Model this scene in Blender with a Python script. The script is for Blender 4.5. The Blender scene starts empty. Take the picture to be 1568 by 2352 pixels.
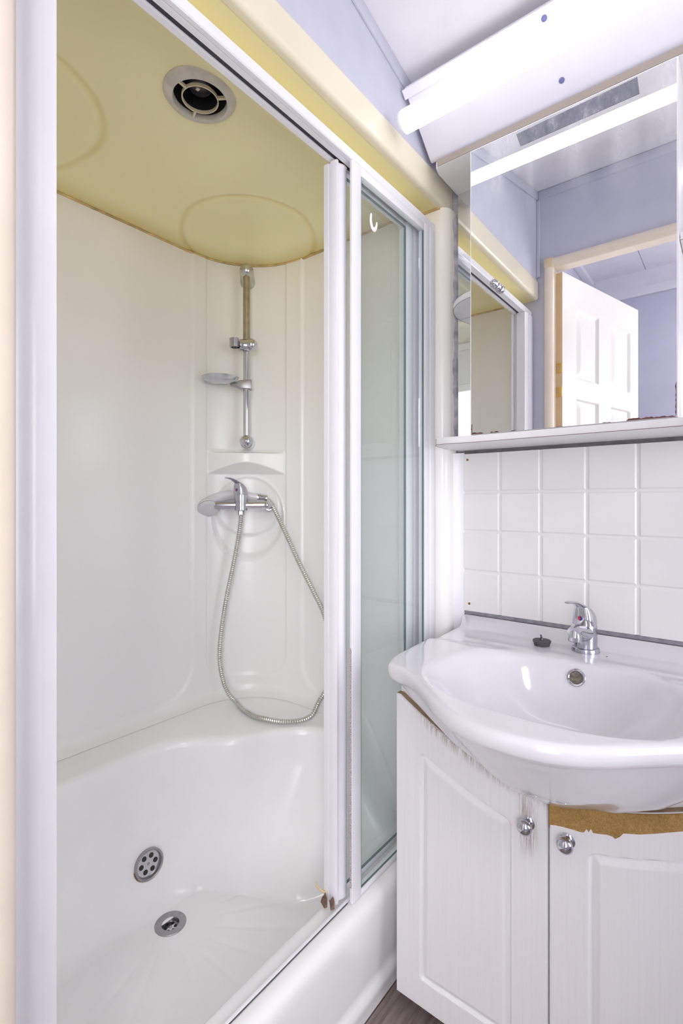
import bpy, bmesh, math, random
import numpy as np
from mathutils import Vector, Matrix

# ------------------------------------------------------------------ set-up
sc = bpy.context.scene
C = sc.collection
H = 1.068                      # eye height of the camera above the floor; heights below are given from eye level
PI = math.pi
sin, cos, rad = math.sin, math.cos, math.radians
random.seed(4)

cam_d = bpy.data.cameras.new('camera')
cam = bpy.data.objects.new('camera', cam_d)
C.objects.link(cam)
cam.location = (0, 0, H)
cam.rotation_euler = (PI / 2, 0, 0.673)
cam_d.sensor_fit = 'AUTO'
cam_d.sensor_width = 36
cam_d.lens = 1149.0 / 2352 * 36
cam_d.shift_y = -24.5 / 2352
cam_d.clip_start = 0.01
sc.camera = cam

sc.view_settings.view_transform = 'Standard'
sc.view_settings.look = 'None'
sc.view_settings.gamma = 1
sc.view_settings.use_curve_mapping = False
sc.view_settings.exposure = 0.07
TUBE_STRENGTH = 3.6
HALL_LAMP_FILL = 26.0
WINDOW_FILL = 4.6
HALL_WINDOW_FILL = 6.2

w = bpy.data.worlds.new('world')
sc.world = w
w.use_nodes = True
w.node_tree.nodes['Background'].inputs[0].default_value = (0.9, 0.92, 1, 1)
w.node_tree.nodes['Background'].inputs[1].default_value = 0.6
try:
    sc.cycles.max_bounces = 12
    sc.cycles.diffuse_bounces = 7
    sc.cycles.glossy_bounces = 8
    sc.cycles.transmission_bounces = 8
    sc.cycles.transparent_max_bounces = 16
    sc.cycles.use_denoising = True
    sc.cycles.use_adaptive_sampling = True
    sc.cycles.adaptive_threshold = 0.025
    sc.cycles.sample_clamp_indirect = 8
except Exception:
    pass


# ------------------------------------------------------------------ materials
def new_mat(name):
    m = bpy.data.materials.new(name)
    m.use_nodes = True
    nt = m.node_tree
    return m, nt, nt.nodes['Principled BSDF']


def coords(nt, scale=(1, 1, 1)):
    tc = nt.nodes.new('ShaderNodeTexCoord')
    mp = nt.nodes.new('ShaderNodeMapping')
    mp.inputs['Scale'].default_value = scale
    nt.links.new(tc.outputs['Object'], mp.inputs['Vector'])
    return mp.outputs['Vector']


def noise(nt, scale, detail=3, vec=None, rough=0.5):
    n = nt.nodes.new('ShaderNodeTexNoise')
    n.inputs['Scale'].default_value = scale
    n.inputs['Detail'].default_value = detail
    n.inputs['Roughness'].default_value = rough
    nt.links.new(vec if vec is not None else coords(nt), n.inputs['Vector'])
    return n.outputs['Fac']


def ramp(nt, fac, stops):
    r = nt.nodes.new('ShaderNodeValToRGB')
    el = r.color_ramp.elements
    while len(el) < len(stops):
        el.new(0.5)
    for e, (p, c) in zip(el, stops):
        e.position = p
        e.color = tuple(c) + (1,) if len(c) == 3 else c
    nt.links.new(fac, r.inputs['Fac'])
    return r.outputs['Color']


def bump(nt, bsdf, fac, strength=0.1, dist=0.001):
    b = nt.nodes.new('ShaderNodeBump')
    b.inputs['Strength'].default_value = strength
    b.inputs['Distance'].default_value = dist
    nt.links.new(fac, b.inputs['Height'])
    nt.links.new(b.outputs['Normal'], bsdf.inputs['Normal'])


def plain(name, col, rough=0.4, metal=0.0, var=0.03, nscale=18, spec=None, bumpy=None, coat=0):
    m, nt, b = new_mat(name)
    f = noise(nt, nscale, 4)
    lo = tuple(max(0, c * (1 - var)) for c in col)
    hi = tuple(min(1, c * (1 + var)) for c in col)
    nt.links.new(ramp(nt, f, [(0.3, lo), (0.7, hi)]), b.inputs['Base Color'])
    b.inputs['Roughness'].default_value = rough
    b.inputs['Metallic'].default_value = metal
    if spec is not None:
        b.inputs['Specular IOR Level'].default_value = spec
    if coat:
        b.inputs['Coat Weight'].default_value = coat
        b.inputs['Coat Roughness'].default_value = 0.05
    if bumpy:
        bump(nt, b, noise(nt, bumpy[0], 3), bumpy[1], bumpy[2])
    return m


def emit(name, col, strength):
    m = bpy.data.materials.new(name)
    m.use_nodes = True
    nt = m.node_tree
    nt.nodes.remove(nt.nodes['Principled BSDF'])
    e = nt.nodes.new('ShaderNodeEmission')
    e.inputs[0].default_value = tuple(col) + (1,)
    e.inputs[1].default_value = strength
    nt.links.new(e.outputs[0], nt.nodes['Material Output'].inputs['Surface'])
    return m


M = {}
M['lavender'] = plain('lavender_paint', (0.57, 0.565, 0.665), 0.55, bumpy=(260, 0.12, 0.001))
M['ceiling'] = plain('white_ceiling_board', (0.82, 0.81, 0.84), 0.55, bumpy=(300, 0.08, 0.001))
M['grey_wall'] = plain('bare_grey_wall', (0.42, 0.41, 0.44), 0.7)
M['pvc'] = plain('white_pvc_profile', (0.83, 0.82, 0.86), 0.24, var=0.015)
M['pvc_dirty'] = None
M['board'] = plain('white_melamine_board', (0.80, 0.79, 0.80), 0.38, var=0.02)
M['board_edge'] = plain('shaded_cream_board_edge', (0.36, 0.31, 0.27), 0.5)  # cream banding set darker, its shading put into the colour
M['canopy'] = plain('white_canopy_board', (0.80, 0.79, 0.85), 0.42, var=0.015)
M['shell'] = None
M['ceramic'] = plain('white_glazed_ceramic', (0.74, 0.73, 0.77), 0.12, var=0.01, coat=0.5)
M['tile'] = plain('white_tile_effect_panel', (0.80, 0.785, 0.785), 0.3, var=0.015, nscale=9, bumpy=(90, 0.06, 0.001))
M['chrome'] = plain('polished_chrome', (0.60, 0.60, 0.64), 0.07, 1.0, var=0.03)
M['chrome_worn'] = plain('limescaled_chrome', (0.48, 0.48, 0.53), 0.24, 1.0, var=0.15, nscale=60)
M['steel'] = plain('brushed_steel', (0.40, 0.385, 0.40), 0.36, 1.0, var=0.08, nscale=80)
M['dark'] = plain('dark_void', (0.02, 0.018, 0.02), 0.5)
M['brush'] = plain('dark_brush_strip', (0.05, 0.045, 0.06), 0.7, var=0.3, nscale=220)
M['rubber'] = plain('dark_grey_rubber', (0.085, 0.075, 0.09), 0.6, var=0.25, nscale=120)
M['handset'] = plain('pale_grey_handset_plastic', (0.74, 0.72, 0.76), 0.25, var=0.02)
M['nozzle'] = plain('grey_nozzle_plate', (0.66, 0.65, 0.68), 0.4, bumpy=(500, 0.3, 0.001))
M['sealant'] = plain('grey_mastic', (0.30, 0.29, 0.33), 0.6, var=0.25, nscale=60, bumpy=(120, 0.4, 0.002))
M['sealant_light'] = plain('pale_grey_mastic_smear', (0.44, 0.42, 0.46), 0.5, var=0.3, nscale=50, bumpy=(120, 0.4, 0.002))
M['sealant_shaded'] = plain('shaded_grey_mastic', (0.15, 0.14, 0.15), 0.6, var=0.2, nscale=60, bumpy=(120, 0.4, 0.002))  # same mastic with the shade under the mirror shelf in its colour
M['rust'] = plain('rust_brown_stain', (0.13, 0.055, 0.045), 0.7, var=0.35, nscale=90)
M['orange_stain'] = plain('orange_brown_joint_stain', (0.56, 0.40, 0.16), 0.6, var=0.35, nscale=35)
M['cream'] = plain('cream_door_frame_vinyl', (0.82, 0.72, 0.60), 0.35, var=0.03)
M['cream_aged'] = plain('yellowed_door_edge', (0.66, 0.50, 0.29), 0.45, var=0.05)
M['door'] = plain('white_moulded_door_paint', (0.74, 0.705, 0.67), 0.38, var=0.01)
M['brass'] = plain('brass_hinge', (0.62, 0.43, 0.14), 0.35, 1.0, var=0.1)
M['red'] = plain('red_dot', (0.7, 0.03, 0.03), 0.35)
M['blue'] = plain('blue_dot', (0.03, 0.03, 0.28), 0.35)
M['plug_cap'] = plain('blue_grey_screw_cap', (0.17, 0.17, 0.38), 0.5)
M['fan'] = plain('grubby_fan_plastic', (0.60, 0.57, 0.50), 0.4, var=0.12, nscale=40)
M['fan_cream'] = plain('yellowed_fan_grille', (0.62, 0.56, 0.38), 0.45, var=0.1)
M['tube'] = emit('lit_tube_diffuser', (0.965, 0.955, 1.0), TUBE_STRENGTH)
M['tube_cap'] = plain('white_lamp_cap', (0.85, 0.85, 0.88), 0.35)
M['hall_fill'] = emit('hall_fill_glow', (1.0, 0.97, 0.95), HALL_LAMP_FILL)  # glow for the added hallway lamp
M['pane'] = emit('frosted_fill_pane', (0.985, 0.99, 1.0), WINDOW_FILL)  # fill glow of the added bathroom window
M['pane_hall'] = emit('hall_fill_pane', (0.99, 0.985, 1.0), HALL_WINDOW_FILL)  # fill glow of the added hallway window
M['hook'] = plain('white_residue', (0.85, 0.86, 0.88), 0.5)
M['debris'] = plain('brown_broken_plastic', (0.17, 0.10, 0.07), 0.6, var=0.4, nscale=150)


m, nt, b = new_mat('speckled_mould')
f = noise(nt, 420, 3, None, 0.7)
nt.links.new(ramp(nt, f, [(0.38, (0.24, 0.19, 0.20)), (0.50, (0.48, 0.43, 0.45)), (0.60, (0.74, 0.71, 0.74))]), b.inputs['Base Color'])
b.inputs['Roughness'].default_value = 0.7
M['mould'] = m


def shell_mat(name, fresh, aged, z0, z1, rough):
    """moulded shower plastic, yellowed with age towards the top; heights from the tray rim"""
    m, nt, b = new_mat(name)
    tc = nt.nodes.new('ShaderNodeTexCoord')
    sp = nt.nodes.new('ShaderNodeSeparateXYZ')
    nt.links.new(tc.outputs['Object'], sp.inputs[0])
    n = noise(nt, 3.0, 3)
    ad = nt.nodes.new('ShaderNodeMath'); ad.operation = 'MULTIPLY_ADD'
    nt.links.new(n, ad.inputs[0]); ad.inputs[1].default_value = 0.25
    nt.links.new(sp.outputs['Z'], ad.inputs[2])
    mr = nt.nodes.new('ShaderNodeMapRange')
    nt.links.new(ad.outputs[0], mr.inputs['Value'])
    mr.inputs['From Min'].default_value = z0; mr.inputs['From Max'].default_value = z1
    c = ramp(nt, mr.outputs[0], [(0, fresh), (1, aged)])
    nt.links.new(c, b.inputs['Base Color'])
    b.inputs['Roughness'].default_value = rough
    return m


M['shell'] = shell_mat('white_moulded_shower_plastic', (0.90, 0.89, 0.885), (0.89, 0.855, 0.76), 1.25, 1.95, 0.2)
M['tray'] = plain('white_shower_tray_plastic', (0.91, 0.905, 0.91), 0.17, var=0.01)
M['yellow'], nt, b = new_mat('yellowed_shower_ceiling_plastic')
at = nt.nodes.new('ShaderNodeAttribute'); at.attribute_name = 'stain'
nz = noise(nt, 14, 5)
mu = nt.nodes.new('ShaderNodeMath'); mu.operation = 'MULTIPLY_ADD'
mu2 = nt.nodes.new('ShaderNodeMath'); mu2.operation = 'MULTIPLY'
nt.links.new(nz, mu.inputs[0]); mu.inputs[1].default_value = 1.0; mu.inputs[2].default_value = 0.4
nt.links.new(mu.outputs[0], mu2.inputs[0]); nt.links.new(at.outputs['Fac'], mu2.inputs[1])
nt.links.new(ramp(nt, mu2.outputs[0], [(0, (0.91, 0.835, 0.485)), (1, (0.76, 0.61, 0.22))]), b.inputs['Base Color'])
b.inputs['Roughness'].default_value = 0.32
M['fascia'] = plain('cream_yellowed_fascia_plastic', (0.80, 0.74, 0.57), 0.22, var=0.03, nscale=6)


def glass_mat():
    m = bpy.data.materials.new('green_tinted_shower_glass')
    m.use_nodes = True
    nt = m.node_tree
    nt.nodes.remove(nt.nodes['Principled BSDF'])
    t = nt.nodes.new('ShaderNodeBsdfTransparent'); t.inputs[0].default_value = (0.966, 0.982, 0.981, 1)
    g = nt.nodes.new('ShaderNodeBsdfGlossy'); g.inputs['Roughness'].default_value = 0.02
    d = nt.nodes.new('ShaderNodeBsdfDiffuse'); d.inputs[0].default_value = (0.72, 0.76, 0.77, 1)
    f = nt.nodes.new('ShaderNodeFresnel'); f.inputs[0].default_value = 1.45
    mx = nt.nodes.new('ShaderNodeMixShader')
    ge = nt.nodes.new('ShaderNodeNewGeometry')          # reflection only where the ray enters the pane
    iv = nt.nodes.new('ShaderNodeMath'); iv.operation = 'SUBTRACT'; iv.inputs[0].default_value = 1
    nt.links.new(ge.outputs['Backfacing'], iv.inputs[1])
    fm = nt.nodes.new('ShaderNodeMath'); fm.operation = 'MULTIPLY'
    nt.links.new(f.outputs[0], fm.inputs[0]); nt.links.new(iv.outputs[0], fm.inputs[1])
    nt.links.new(fm.outputs[0], mx.inputs[0]); nt.links.new(t.outputs[0], mx.inputs[1]); nt.links.new(g.outputs[0], mx.inputs[2])
    m2 = nt.nodes.new('ShaderNodeMixShader')
    n = noise(nt, 9, 5)
    r = nt.nodes.new('ShaderNodeMapRange')
    nt.links.new(n, r.inputs['Value']); r.inputs['To Min'].default_value = 0.015; r.inputs['To Max'].default_value = 0.05
    nt.links.new(r.outputs[0], m2.inputs[0])
    nt.links.new(mx.outputs[0], m2.inputs[1]); nt.links.new(d.outputs[0], m2.inputs[2])
    nt.links.new(m2.outputs[0], nt.nodes['Material Output'].inputs['Surface'])
    return m


M['glass'] = glass_mat()
M['glass_edge'] = plain('dark_green_glass_edge', (0.12, 0.19, 0.18), 0.2)


def mirror_mat(name, smudge):
    m, nt, b = new_mat(name)
    b.inputs['Metallic'].default_value = 1
    b.inputs['Roughness'].default_value = 0.012
    b.inputs['Base Color'].default_value = (0.88, 0.89, 0.90, 1)
    if smudge:
        v = coords(nt, (13, 13, 3.4))
        n = noise(nt, 1.5, 4, v, 0.5)
        st = nt.nodes.new('ShaderNodeMapRange'); nt.links.new(n, st.inputs['Value'])
        st.interpolation_type = 'SMOOTHSTEP'; st.inputs['From Min'].default_value = 0.40; st.inputs['From Max'].default_value = 0.72
        tc = nt.nodes.new('ShaderNodeTexCoord'); sp = nt.nodes.new('ShaderNodeSeparateXYZ')
        nt.links.new(tc.outputs['Object'], sp.inputs[0])
        hz = nt.nodes.new('ShaderNodeMapRange'); hz.interpolation_type = 'SMOOTHSTEP'
        nt.links.new(sp.outputs['Z'], hz.inputs['Value'])
        hz.inputs['From Min'].default_value = 0.40; hz.inputs['From Max'].default_value = 0.60
        mu = nt.nodes.new('ShaderNodeMath'); mu.operation = 'MULTIPLY'
        nt.links.new(st.outputs[0], mu.inputs[0]); nt.links.new(hz.outputs[0], mu.inputs[1])
        m3 = nt.nodes.new('ShaderNodeMath'); m3.operation = 'MULTIPLY_ADD'
        nt.links.new(mu.outputs[0], m3.inputs[0]); m3.inputs[1].default_value = 0.42; m3.inputs[2].default_value = 0.02
        d = nt.nodes.new('ShaderNodeBsdfDiffuse'); d.inputs[0].default_value = (0.8, 0.8, 0.85, 1)
        mx = nt.nodes.new('ShaderNodeMixShader')
        nt.links.new(m3.outputs[0], mx.inputs[0]); nt.links.new(b.outputs[0], mx.inputs[1]); nt.links.new(d.outputs[0], mx.inputs[2])
        nt.links.new(mx.outputs[0], nt.nodes['Material Output'].inputs['Surface'])
    return m


M['mirror'] = mirror_mat('clear_mirror', False)
M['mirror_door'] = mirror_mat('smudged_mirror', True)
m, nt, b = new_mat('grey_adhesive_residue')
v = coords(nt, (1, 1, 0.5))
f = noise(nt, 55, 6, v, 0.7)
nt.links.new(ramp(nt, f, [(0.3, (0.13, 0.13, 0.17)), (0.55, (0.22, 0.22, 0.26)), (0.75, (0.45, 0.45, 0.48))]), b.inputs['Base Color'])
b.inputs['Roughness'].default_value = 0.6
M['residue'] = m


def foil_mat():
    """white wood-grain foil with brown dirt; vertical fine grain"""
    m, nt, b = new_mat('white_woodgrain_foil')
    v = coords(nt, (260, 260, 5))
    g = noise(nt, 1.0, 4, v, 0.6)
    at = nt.nodes.new('ShaderNodeAttribute'); at.attribute_name = 'dirt'
    st = noise(nt, 1.0, 5, coords(nt, (420, 420, 26)), 0.7)
    mr = nt.nodes.new('ShaderNodeMapRange'); nt.links.new(st, mr.inputs['Value'])
    mr.inputs['From Min'].default_value = 0.40; mr.inputs['From Max'].default_value = 0.64
    mu = nt.nodes.new('ShaderNodeMath'); mu.operation = 'MULTIPLY'
    nt.links.new(mr.outputs[0], mu.inputs[0]); nt.links.new(at.outputs['Fac'], mu.inputs[1])
    dm = nt.nodes.new('ShaderNodeMixRGB'); dm.inputs[2].default_value = (0.22, 0.16, 0.10, 1)
    nt.links.new(mu.outputs[0], dm.inputs[0])
    nt.links.new(ramp(nt, g, [(0.25, (0.80, 0.785, 0.805)), (0.5, (0.83, 0.815, 0.835)), (0.8, (0.85, 0.835, 0.86))]), dm.inputs[1])
    nt.links.new(dm.outputs[0], b.inputs['Base Color'])
    b.inputs['Roughness'].default_value = 0.42
    bump(nt, b, g, 0.14, 0.0005)
    return m


M['foil'] = foil_mat()


def mdf_mat():
    m, nt, b = new_mat('bare_brown_mdf')
    g = noise(nt, 420, 3)
    h = noise(nt, 25, 4)
    c1 = ramp(nt, g, [(0.3, (0.33, 0.19, 0.055)), (0.7, (0.50, 0.31, 0.10))])
    c2 = ramp(nt, h, [(0.3, (0.75, 0.75, 0.75)), (0.7, (1, 1, 1))])
    mx = nt.nodes.new('ShaderNodeMixRGB'); mx.blend_type = 'MULTIPLY'; mx.inputs[0].default_value = 1
    nt.links.new(c1, mx.inputs[1]); nt.links.new(c2, mx.inputs[2])
    nt.links.new(mx.outputs[0], b.inputs['Base Color'])
    b.inputs['Roughness'].default_value = 0.8
    return m


M['mdf'] = mdf_mat()
M['mdf_dirty'] = plain('dirty_door_top_edge', (0.30, 0.21, 0.12), 0.7, var=0.3, nscale=70)


def floor_mat():
    m, nt, b = new_mat('grey_brown_wood_vinyl')
    v = coords(nt, (34, 2.2, 1))
    g = noise(nt, 3.0, 7, v, 0.65)
    br = nt.nodes.new('ShaderNodeTexBrick')
    br.offset = 0.5
    nt.links.new(coords(nt, (1, 1, 1)), br.inputs['Vector'])
    mp = br.inputs['Vector'].links[0].from_node
    mp.inputs['Rotation'].default_value = (0, 0, PI / 2)
    br.inputs['Scale'].default_value = 1.0
    br.inputs['Brick Width'].default_value = 1.1
    br.inputs['Row Height'].default_value = 0.15
    br.inputs['Mortar Size'].default_value = 0.0015
    br.inputs['Color1'].default_value = (1, 1, 1, 1); br.inputs['Color2'].default_value = (0.82, 0.8, 0.8, 1)
    br.inputs['Mortar'].default_value = (0.3, 0.27, 0.26, 1)
    c = ramp(nt, g, [(0.25, (0.12, 0.09, 0.085)), (0.5, (0.26, 0.21, 0.20)), (0.75, (0.40, 0.33, 0.31))])
    mx = nt.nodes.new('ShaderNodeMixRGB'); mx.blend_type = 'MULTIPLY'; mx.inputs[0].default_value = 1
    nt.links.new(c, mx.inputs[1]); nt.links.new(br.outputs['Color'], mx.inputs[2])
    nt.links.new(mx.outputs[0], b.inputs['Base Color'])
    b.inputs['Roughness'].default_value = 0.5
    bump(nt, b, g, 0.2, 0.001)
    return m


M['floor'] = floor_mat()


# ------------------------------------------------------------------ mesh helpers
ORG = {}


class MB:
    def __init__(s):
        s.v = []; s.f = []; s.mi = []

    def add(s, vs, fs, mi=0):
        k = len(s.v)
        s.v += [tuple(p) for p in vs]
        s.f += [tuple(i + k for i in f) for f in fs]
        s.mi += [mi] * len(fs)
        return s

    def box(s, x0, x1, y0, y1, z0, z1, mi=0):
        vs = [(x, y, z) for z in (z0, z1) for y in (y0, y1) for x in (x0, x1)]
        return s.add(vs, [(0, 2, 3, 1), (4, 5, 7, 6), (0, 1, 5, 4), (1, 3, 7, 5), (3, 2, 6, 7), (2, 0, 4, 6)], mi)

    def prism(s, poly, axis, a, b, mi=0):
        """extrude a 2-D polygon along axis ('x','y','z') from a to b"""
        def P(u, v, t):
            return {'x': (t, u, v), 'y': (u, t, v), 'z': (u, v, t)}[axis]
        n = len(poly)
        vs = [P(u, v, a) for u, v in poly] + [P(u, v, b) for u, v in poly]
        fs = [tuple(range(n))[::-1], tuple(range(n, 2 * n))]
        fs += [(i, (i + 1) % n, n + (i + 1) % n, n + i) for i in range(n)]
        return s.add(vs, fs, mi)

    def loft(s, rings, cap0=True, cap1=True, closed=True, mi=0):
        n = len(rings[0])
        vs = [p for r in rings for p in r]
        fs = []
        for k in range(len(rings) - 1):
            for i in range(n if closed else n - 1):
                j = (i + 1) % n
                fs.append((k * n + i, k * n + j, (k + 1) * n + j, (k + 1) * n + i))
        if cap0: fs.append(tuple(range(n))[::-1])
        if cap1: fs.append(tuple(range((len(rings) - 1) * n, len(rings) * n)))
        return s.add(vs, fs, mi)

    def lathe(s, prof, o, ax=(0, 0, 1), n=40, cap0=True, cap1=True, mi=0):
        """prof = [(radius, distance along axis)]"""
        o = Vector(o); ax = Vector(ax).normalized()
        u = ax.orthogonal().normalized(); w_ = ax.cross(u)
        rings = [[o + ax * h + (u * cos(2 * PI * i / n) + w_ * sin(2 * PI * i / n)) * r for i in range(n)] for r, h in prof]
        return s.loft(rings, cap0, cap1, mi=mi)

    def tube(s, pts, r, n=12, mi=0, caps=True):
        pts = [Vector(p) for p in pts]
        rs = r if isinstance(r, (list, tuple)) else [r] * len(pts)
        rings = []
        t0 = (pts[1] - pts[0]).normalized()
        u = t0.orthogonal().normalized()
        for i, p in enumerate(pts):
            t = (pts[min(i + 1, len(pts) - 1)] - pts[max(i - 1, 0)]).normalized()
            u = (u - t * u.dot(t)).normalized()
            w_ = t.cross(u)
            rings.append([p + (u * cos(2 * PI * k / n) + w_ * sin(2 * PI * k / n)) * rs[i] for k in range(n)])
        return s.loft(rings, caps, caps, mi=mi)

    def grid(s, P, nu, nv, mi=0):
        vs = [P(i, j) for j in range(nv) for i in range(nu)]
        fs = [(j * nu + i, j * nu + i + 1, (j + 1) * nu + i + 1, (j + 1) * nu + i) for j in range(nv - 1) for i in range(nu - 1)]
        return s.add(vs, fs, mi)

    def build(s, name, mat, parent=None, smooth=True, bevel=0, ang=35, seg=2):
        org = ORG[parent.name] if parent is not None else Vector((0, 0, 0))
        me = bpy.data.meshes.new(name)
        me.from_pydata([(x - org.x, y - org.y, z + H - org.z) for x, y, z in s.v], [], s.f)
        mats = mat if isinstance(mat, list) else [mat]
        for mm in mats: me.materials.append(mm)
        me.polygons.foreach_set('material_index', s.mi)
        bm = bmesh.new(); bm.from_mesh(me)
        bmesh.ops.recalc_face_normals(bm, faces=bm.faces)
        if bevel:
            es = [e for e in bm.edges if len(e.link_faces) == 2 and e.calc_face_angle(0) > rad(30)]
            bmesh.ops.bevel(bm, geom=es, offset=bevel, segments=seg, profile=0.5, affect='EDGES', clamp_overlap=True)
        for f in bm.faces: f.smooth = smooth
        for e in bm.edges:
            if len(e.link_faces) == 2: e.smooth = e.calc_face_angle(0) < rad(ang)
        bm.to_mesh(me); bm.free()
        o = bpy.data.objects.new(name, me)
        C.objects.link(o)
        if parent is not None: o.parent = parent
        ORG[o.name] = org
        return o


def thing(name, label, cat, loc, group=None):
    o = bpy.data.objects.new(name, None)
    C.objects.link(o)
    o.location = (loc[0], loc[1], loc[2] + H)
    o.empty_display_size = 0.05
    ORG[o.name] = Vector(o.location)
    return tag(o, label, cat, group)


def tag(o, label, cat, group=None, kind=None):
    o['label'] = label; o['category'] = cat
    if group: o['group'] = group
    if kind: o['kind'] = kind
    return o


def struct(mb, name, mat, label, cat, **k):
    return tag(mb.build(name, mat, **k), label, cat, kind='structure')


def sstep(a, b, x):
    t = min(1, max(0, (x - a) / (b - a)))
    return t * t * (3 - 2 * t)


def crom(pts, per=8, closed=False):
    P = [Vector(p) for p in pts]; n = len(P); out = []
    rng = range(n) if closed else range(n - 1)
    for i in rng:
        if closed:
            a, b_, c, d = P[(i - 1) % n], P[i], P[(i + 1) % n], P[(i + 2) % n]
        else:
            a, b_, c, d = P[max(i - 1, 0)], P[i], P[i + 1], P[min(i + 2, n - 1)]
        for k in range(per):
            t = k / per
            out.append(0.5 * ((2 * b_) + (c - a) * t + (2 * a - 5 * b_ + 4 * c - d) * t * t + (3 * b_ - 3 * c + d - a) * t ** 3))
    if not closed: out.append(P[-1])
    return out


FLOOR = -H
WL, WB, WF = -0.60, 1.22, 0.165          # lavender partition, basin wall, door wall (room faces)
WR = 0.95
HALL_Y, HALL_Z = -0.97, 1.20


def ceil_z(y): return 0.97 + 0.235 * (0.994 - y)


# ------------------------------------------------------------------ room shell
struct(MB().box(-1.46, 1.6, -1.05, 1.34, FLOOR - 0.05, FLOOR), 'floor', M['floor'], 'grey-brown wood-plank vinyl floor under the vanity cabinet and shower tray', 'floor', smooth=False)
struct(MB().box(-1.46, WR + 0.08, WB, WB + 0.08, FLOOR, 1.3), 'wall_back', M['grey_wall'], 'bare grey wall strip showing above and below the white tile panel', 'wall', smooth=False)
struct(MB().box(WL - 0.05, WL, WF, WB, 0.80, 1.3), 'wall_left', M['lavender'], 'lavender painted wall above the cream shower fascia', 'wall', smooth=False)
struct(MB().box(-1.46, -1.40, WF - 0.08, WB, FLOOR, 1.3), 'wall_shower_outer', M['lavender'], 'outer wall hidden behind the moulded shower walls', 'wall', smooth=False)
# door wall with doorway X -0.56..0.16
DX0, DX1, DZ = -0.56, 0.16, 0.885
mb = MB().box(-1.46, DX0, WF - 0.06, WF, FLOOR, 1.3).box(DX1, WR + 0.08, WF - 0.06, WF, FLOOR, 1.3).box(DX0, DX1, WF - 0.06, WF, DZ, 1.3)
struct(mb, 'wall_front', M['lavender'], 'lavender painted wall around the doorway, seen in the mirror', 'wall', smooth=False)
# right wall with an opening for an added window, out of view, for fill
wy0, wy1, wz0, wz1 = 0.30, 1.08, -0.45, 0.72
mb = MB().box(WR, WR + 0.08, WF, wy0, FLOOR, 1.3).box(WR, WR + 0.08, wy1, WB, FLOOR, 1.3).box(WR, WR + 0.08, wy0, wy1, FLOOR, wz0).box(WR, WR + 0.08, wy0, wy1, wz1, 1.3)
struct(mb, 'wall_right', M['lavender'], 'lavender painted wall with the added fill window, opposite the shower', 'wall', smooth=False)
win = MB().box(WR + 0.01, WR + 0.05, wy0, wy0 + 0.04, wz0, wz1).box(WR + 0.01, WR + 0.05, wy1 - 0.04, wy1, wz0, wz1) \
    .box(WR + 0.01, WR + 0.05, wy0 + 0.04, wy1 - 0.04, wz0, wz0 + 0.04).box(WR + 0.01, WR + 0.05, wy0 + 0.04, wy1 - 0.04, wz1 - 0.04, wz1).build('fill_window_1', M['pvc'], bevel=0.003)
tag(win, 'added glowing fill window, white framed and frosted, in the wall opposite the shower', 'window', kind='structure')
MB().box(WR + 0.025, WR + 0.032, wy0 + 0.04, wy1 - 0.04, wz0 + 0.04, wz1 - 0.04).build('pane', M['pane'], win)
# sloping ceiling
y0, y1 = WF - 0.06, WB + 0.08
struct(MB().prism([(y0, ceil_z(y0)), (y1, ceil_z(y1)), (y1, ceil_z(y1) + 0.05), (y0, ceil_z(y0) + 0.05)], 'x', -1.46, WR + 0.08), 'ceiling', M['ceiling'], 'smooth white ceiling sloping down towards the basin wall', 'ceiling', smooth=False)
# lavender strips along the ceiling and the corner
yy0, yy1 = WF, WB - 0.002
struct(MB().prism([(yy0, ceil_z(yy0) - 0.032), (yy1, ceil_z(yy1) - 0.032), (yy1, ceil_z(yy1) - 0.001), (yy0, ceil_z(yy0) - 0.001)], 'x', WL, WL + 0.005), 'trim_1', M['lavender'], 'thin lavender strip along the ceiling above the shower fascia', 'trim', bevel=0.001)
struct(MB().box(WL + 0.006, WR, WF, WF + 0.005, ceil_z(WF) - 0.034, ceil_z(WF) - 0.003), 'trim_2', M['lavender'], 'thin lavender strip along the ceiling above the doorway', 'trim', bevel=0.001)
struct(MB().box(WL, WL + 0.014, WF, WF + 0.010, 0.84, ceil_z(WF) - 0.036), 'trim_3', M['lavender'], 'vertical lavender corner strip beside the doorway', 'trim', bevel=0.003)
# cream door casing + lining
cz = DZ
mb = MB()
casing = [(0, 0), (0.004, 0.012), (0.012, 0.018), (0.022, 0.018), (0.030, 0.015), (0.032, 0.006), (0.032, 0)]     # (across, out)
mb.prism([(DX0 - 0.010 + (0.032 - a), WF + o) for a, o in casing], 'z', FLOOR, cz + 0.012)
mb.prism([(DX1 - 0.022 + a, WF + o) for a, o in casing], 'z', FLOOR, cz + 0.012)
mb.prism([(WF + o, cz - 0.022 + a) for a, o in casing], 'x', DX0 - 0.010, DX1 + 0.010)
mb.box(DX0, DX0 + 0.016, WF - 0.06, WF, FLOOR, cz - 0.016).box(DX1 - 0.016, DX1, WF - 0.06, WF, FLOOR, cz - 0.016).box(DX0, DX1, WF - 0.06, WF, cz - 0.016, cz)
dfr = struct(mb, 'trim_4', M['cream'], 'cream vinyl door frame around the bathroom doorway', 'door frame', ang=50)
M['cream_block'] = plain('yellowed_corner_block', (0.74, 0.60, 0.38), 0.4, var=0.05)
for xa_, xb_ in ((DX0 - 0.0105, DX0 + 0.0225), (DX1 - 0.0225, DX1 + 0.0105)):
    cbk = MB().box(xa_, xb_, WF + 0.0004, WF + 0.0195, cz - 0.0225, cz + 0.0125).build('corner_block', M['cream_block'], dfr, bevel=0.004)
    cbk['label'] = 'yellowed corner block'
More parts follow.
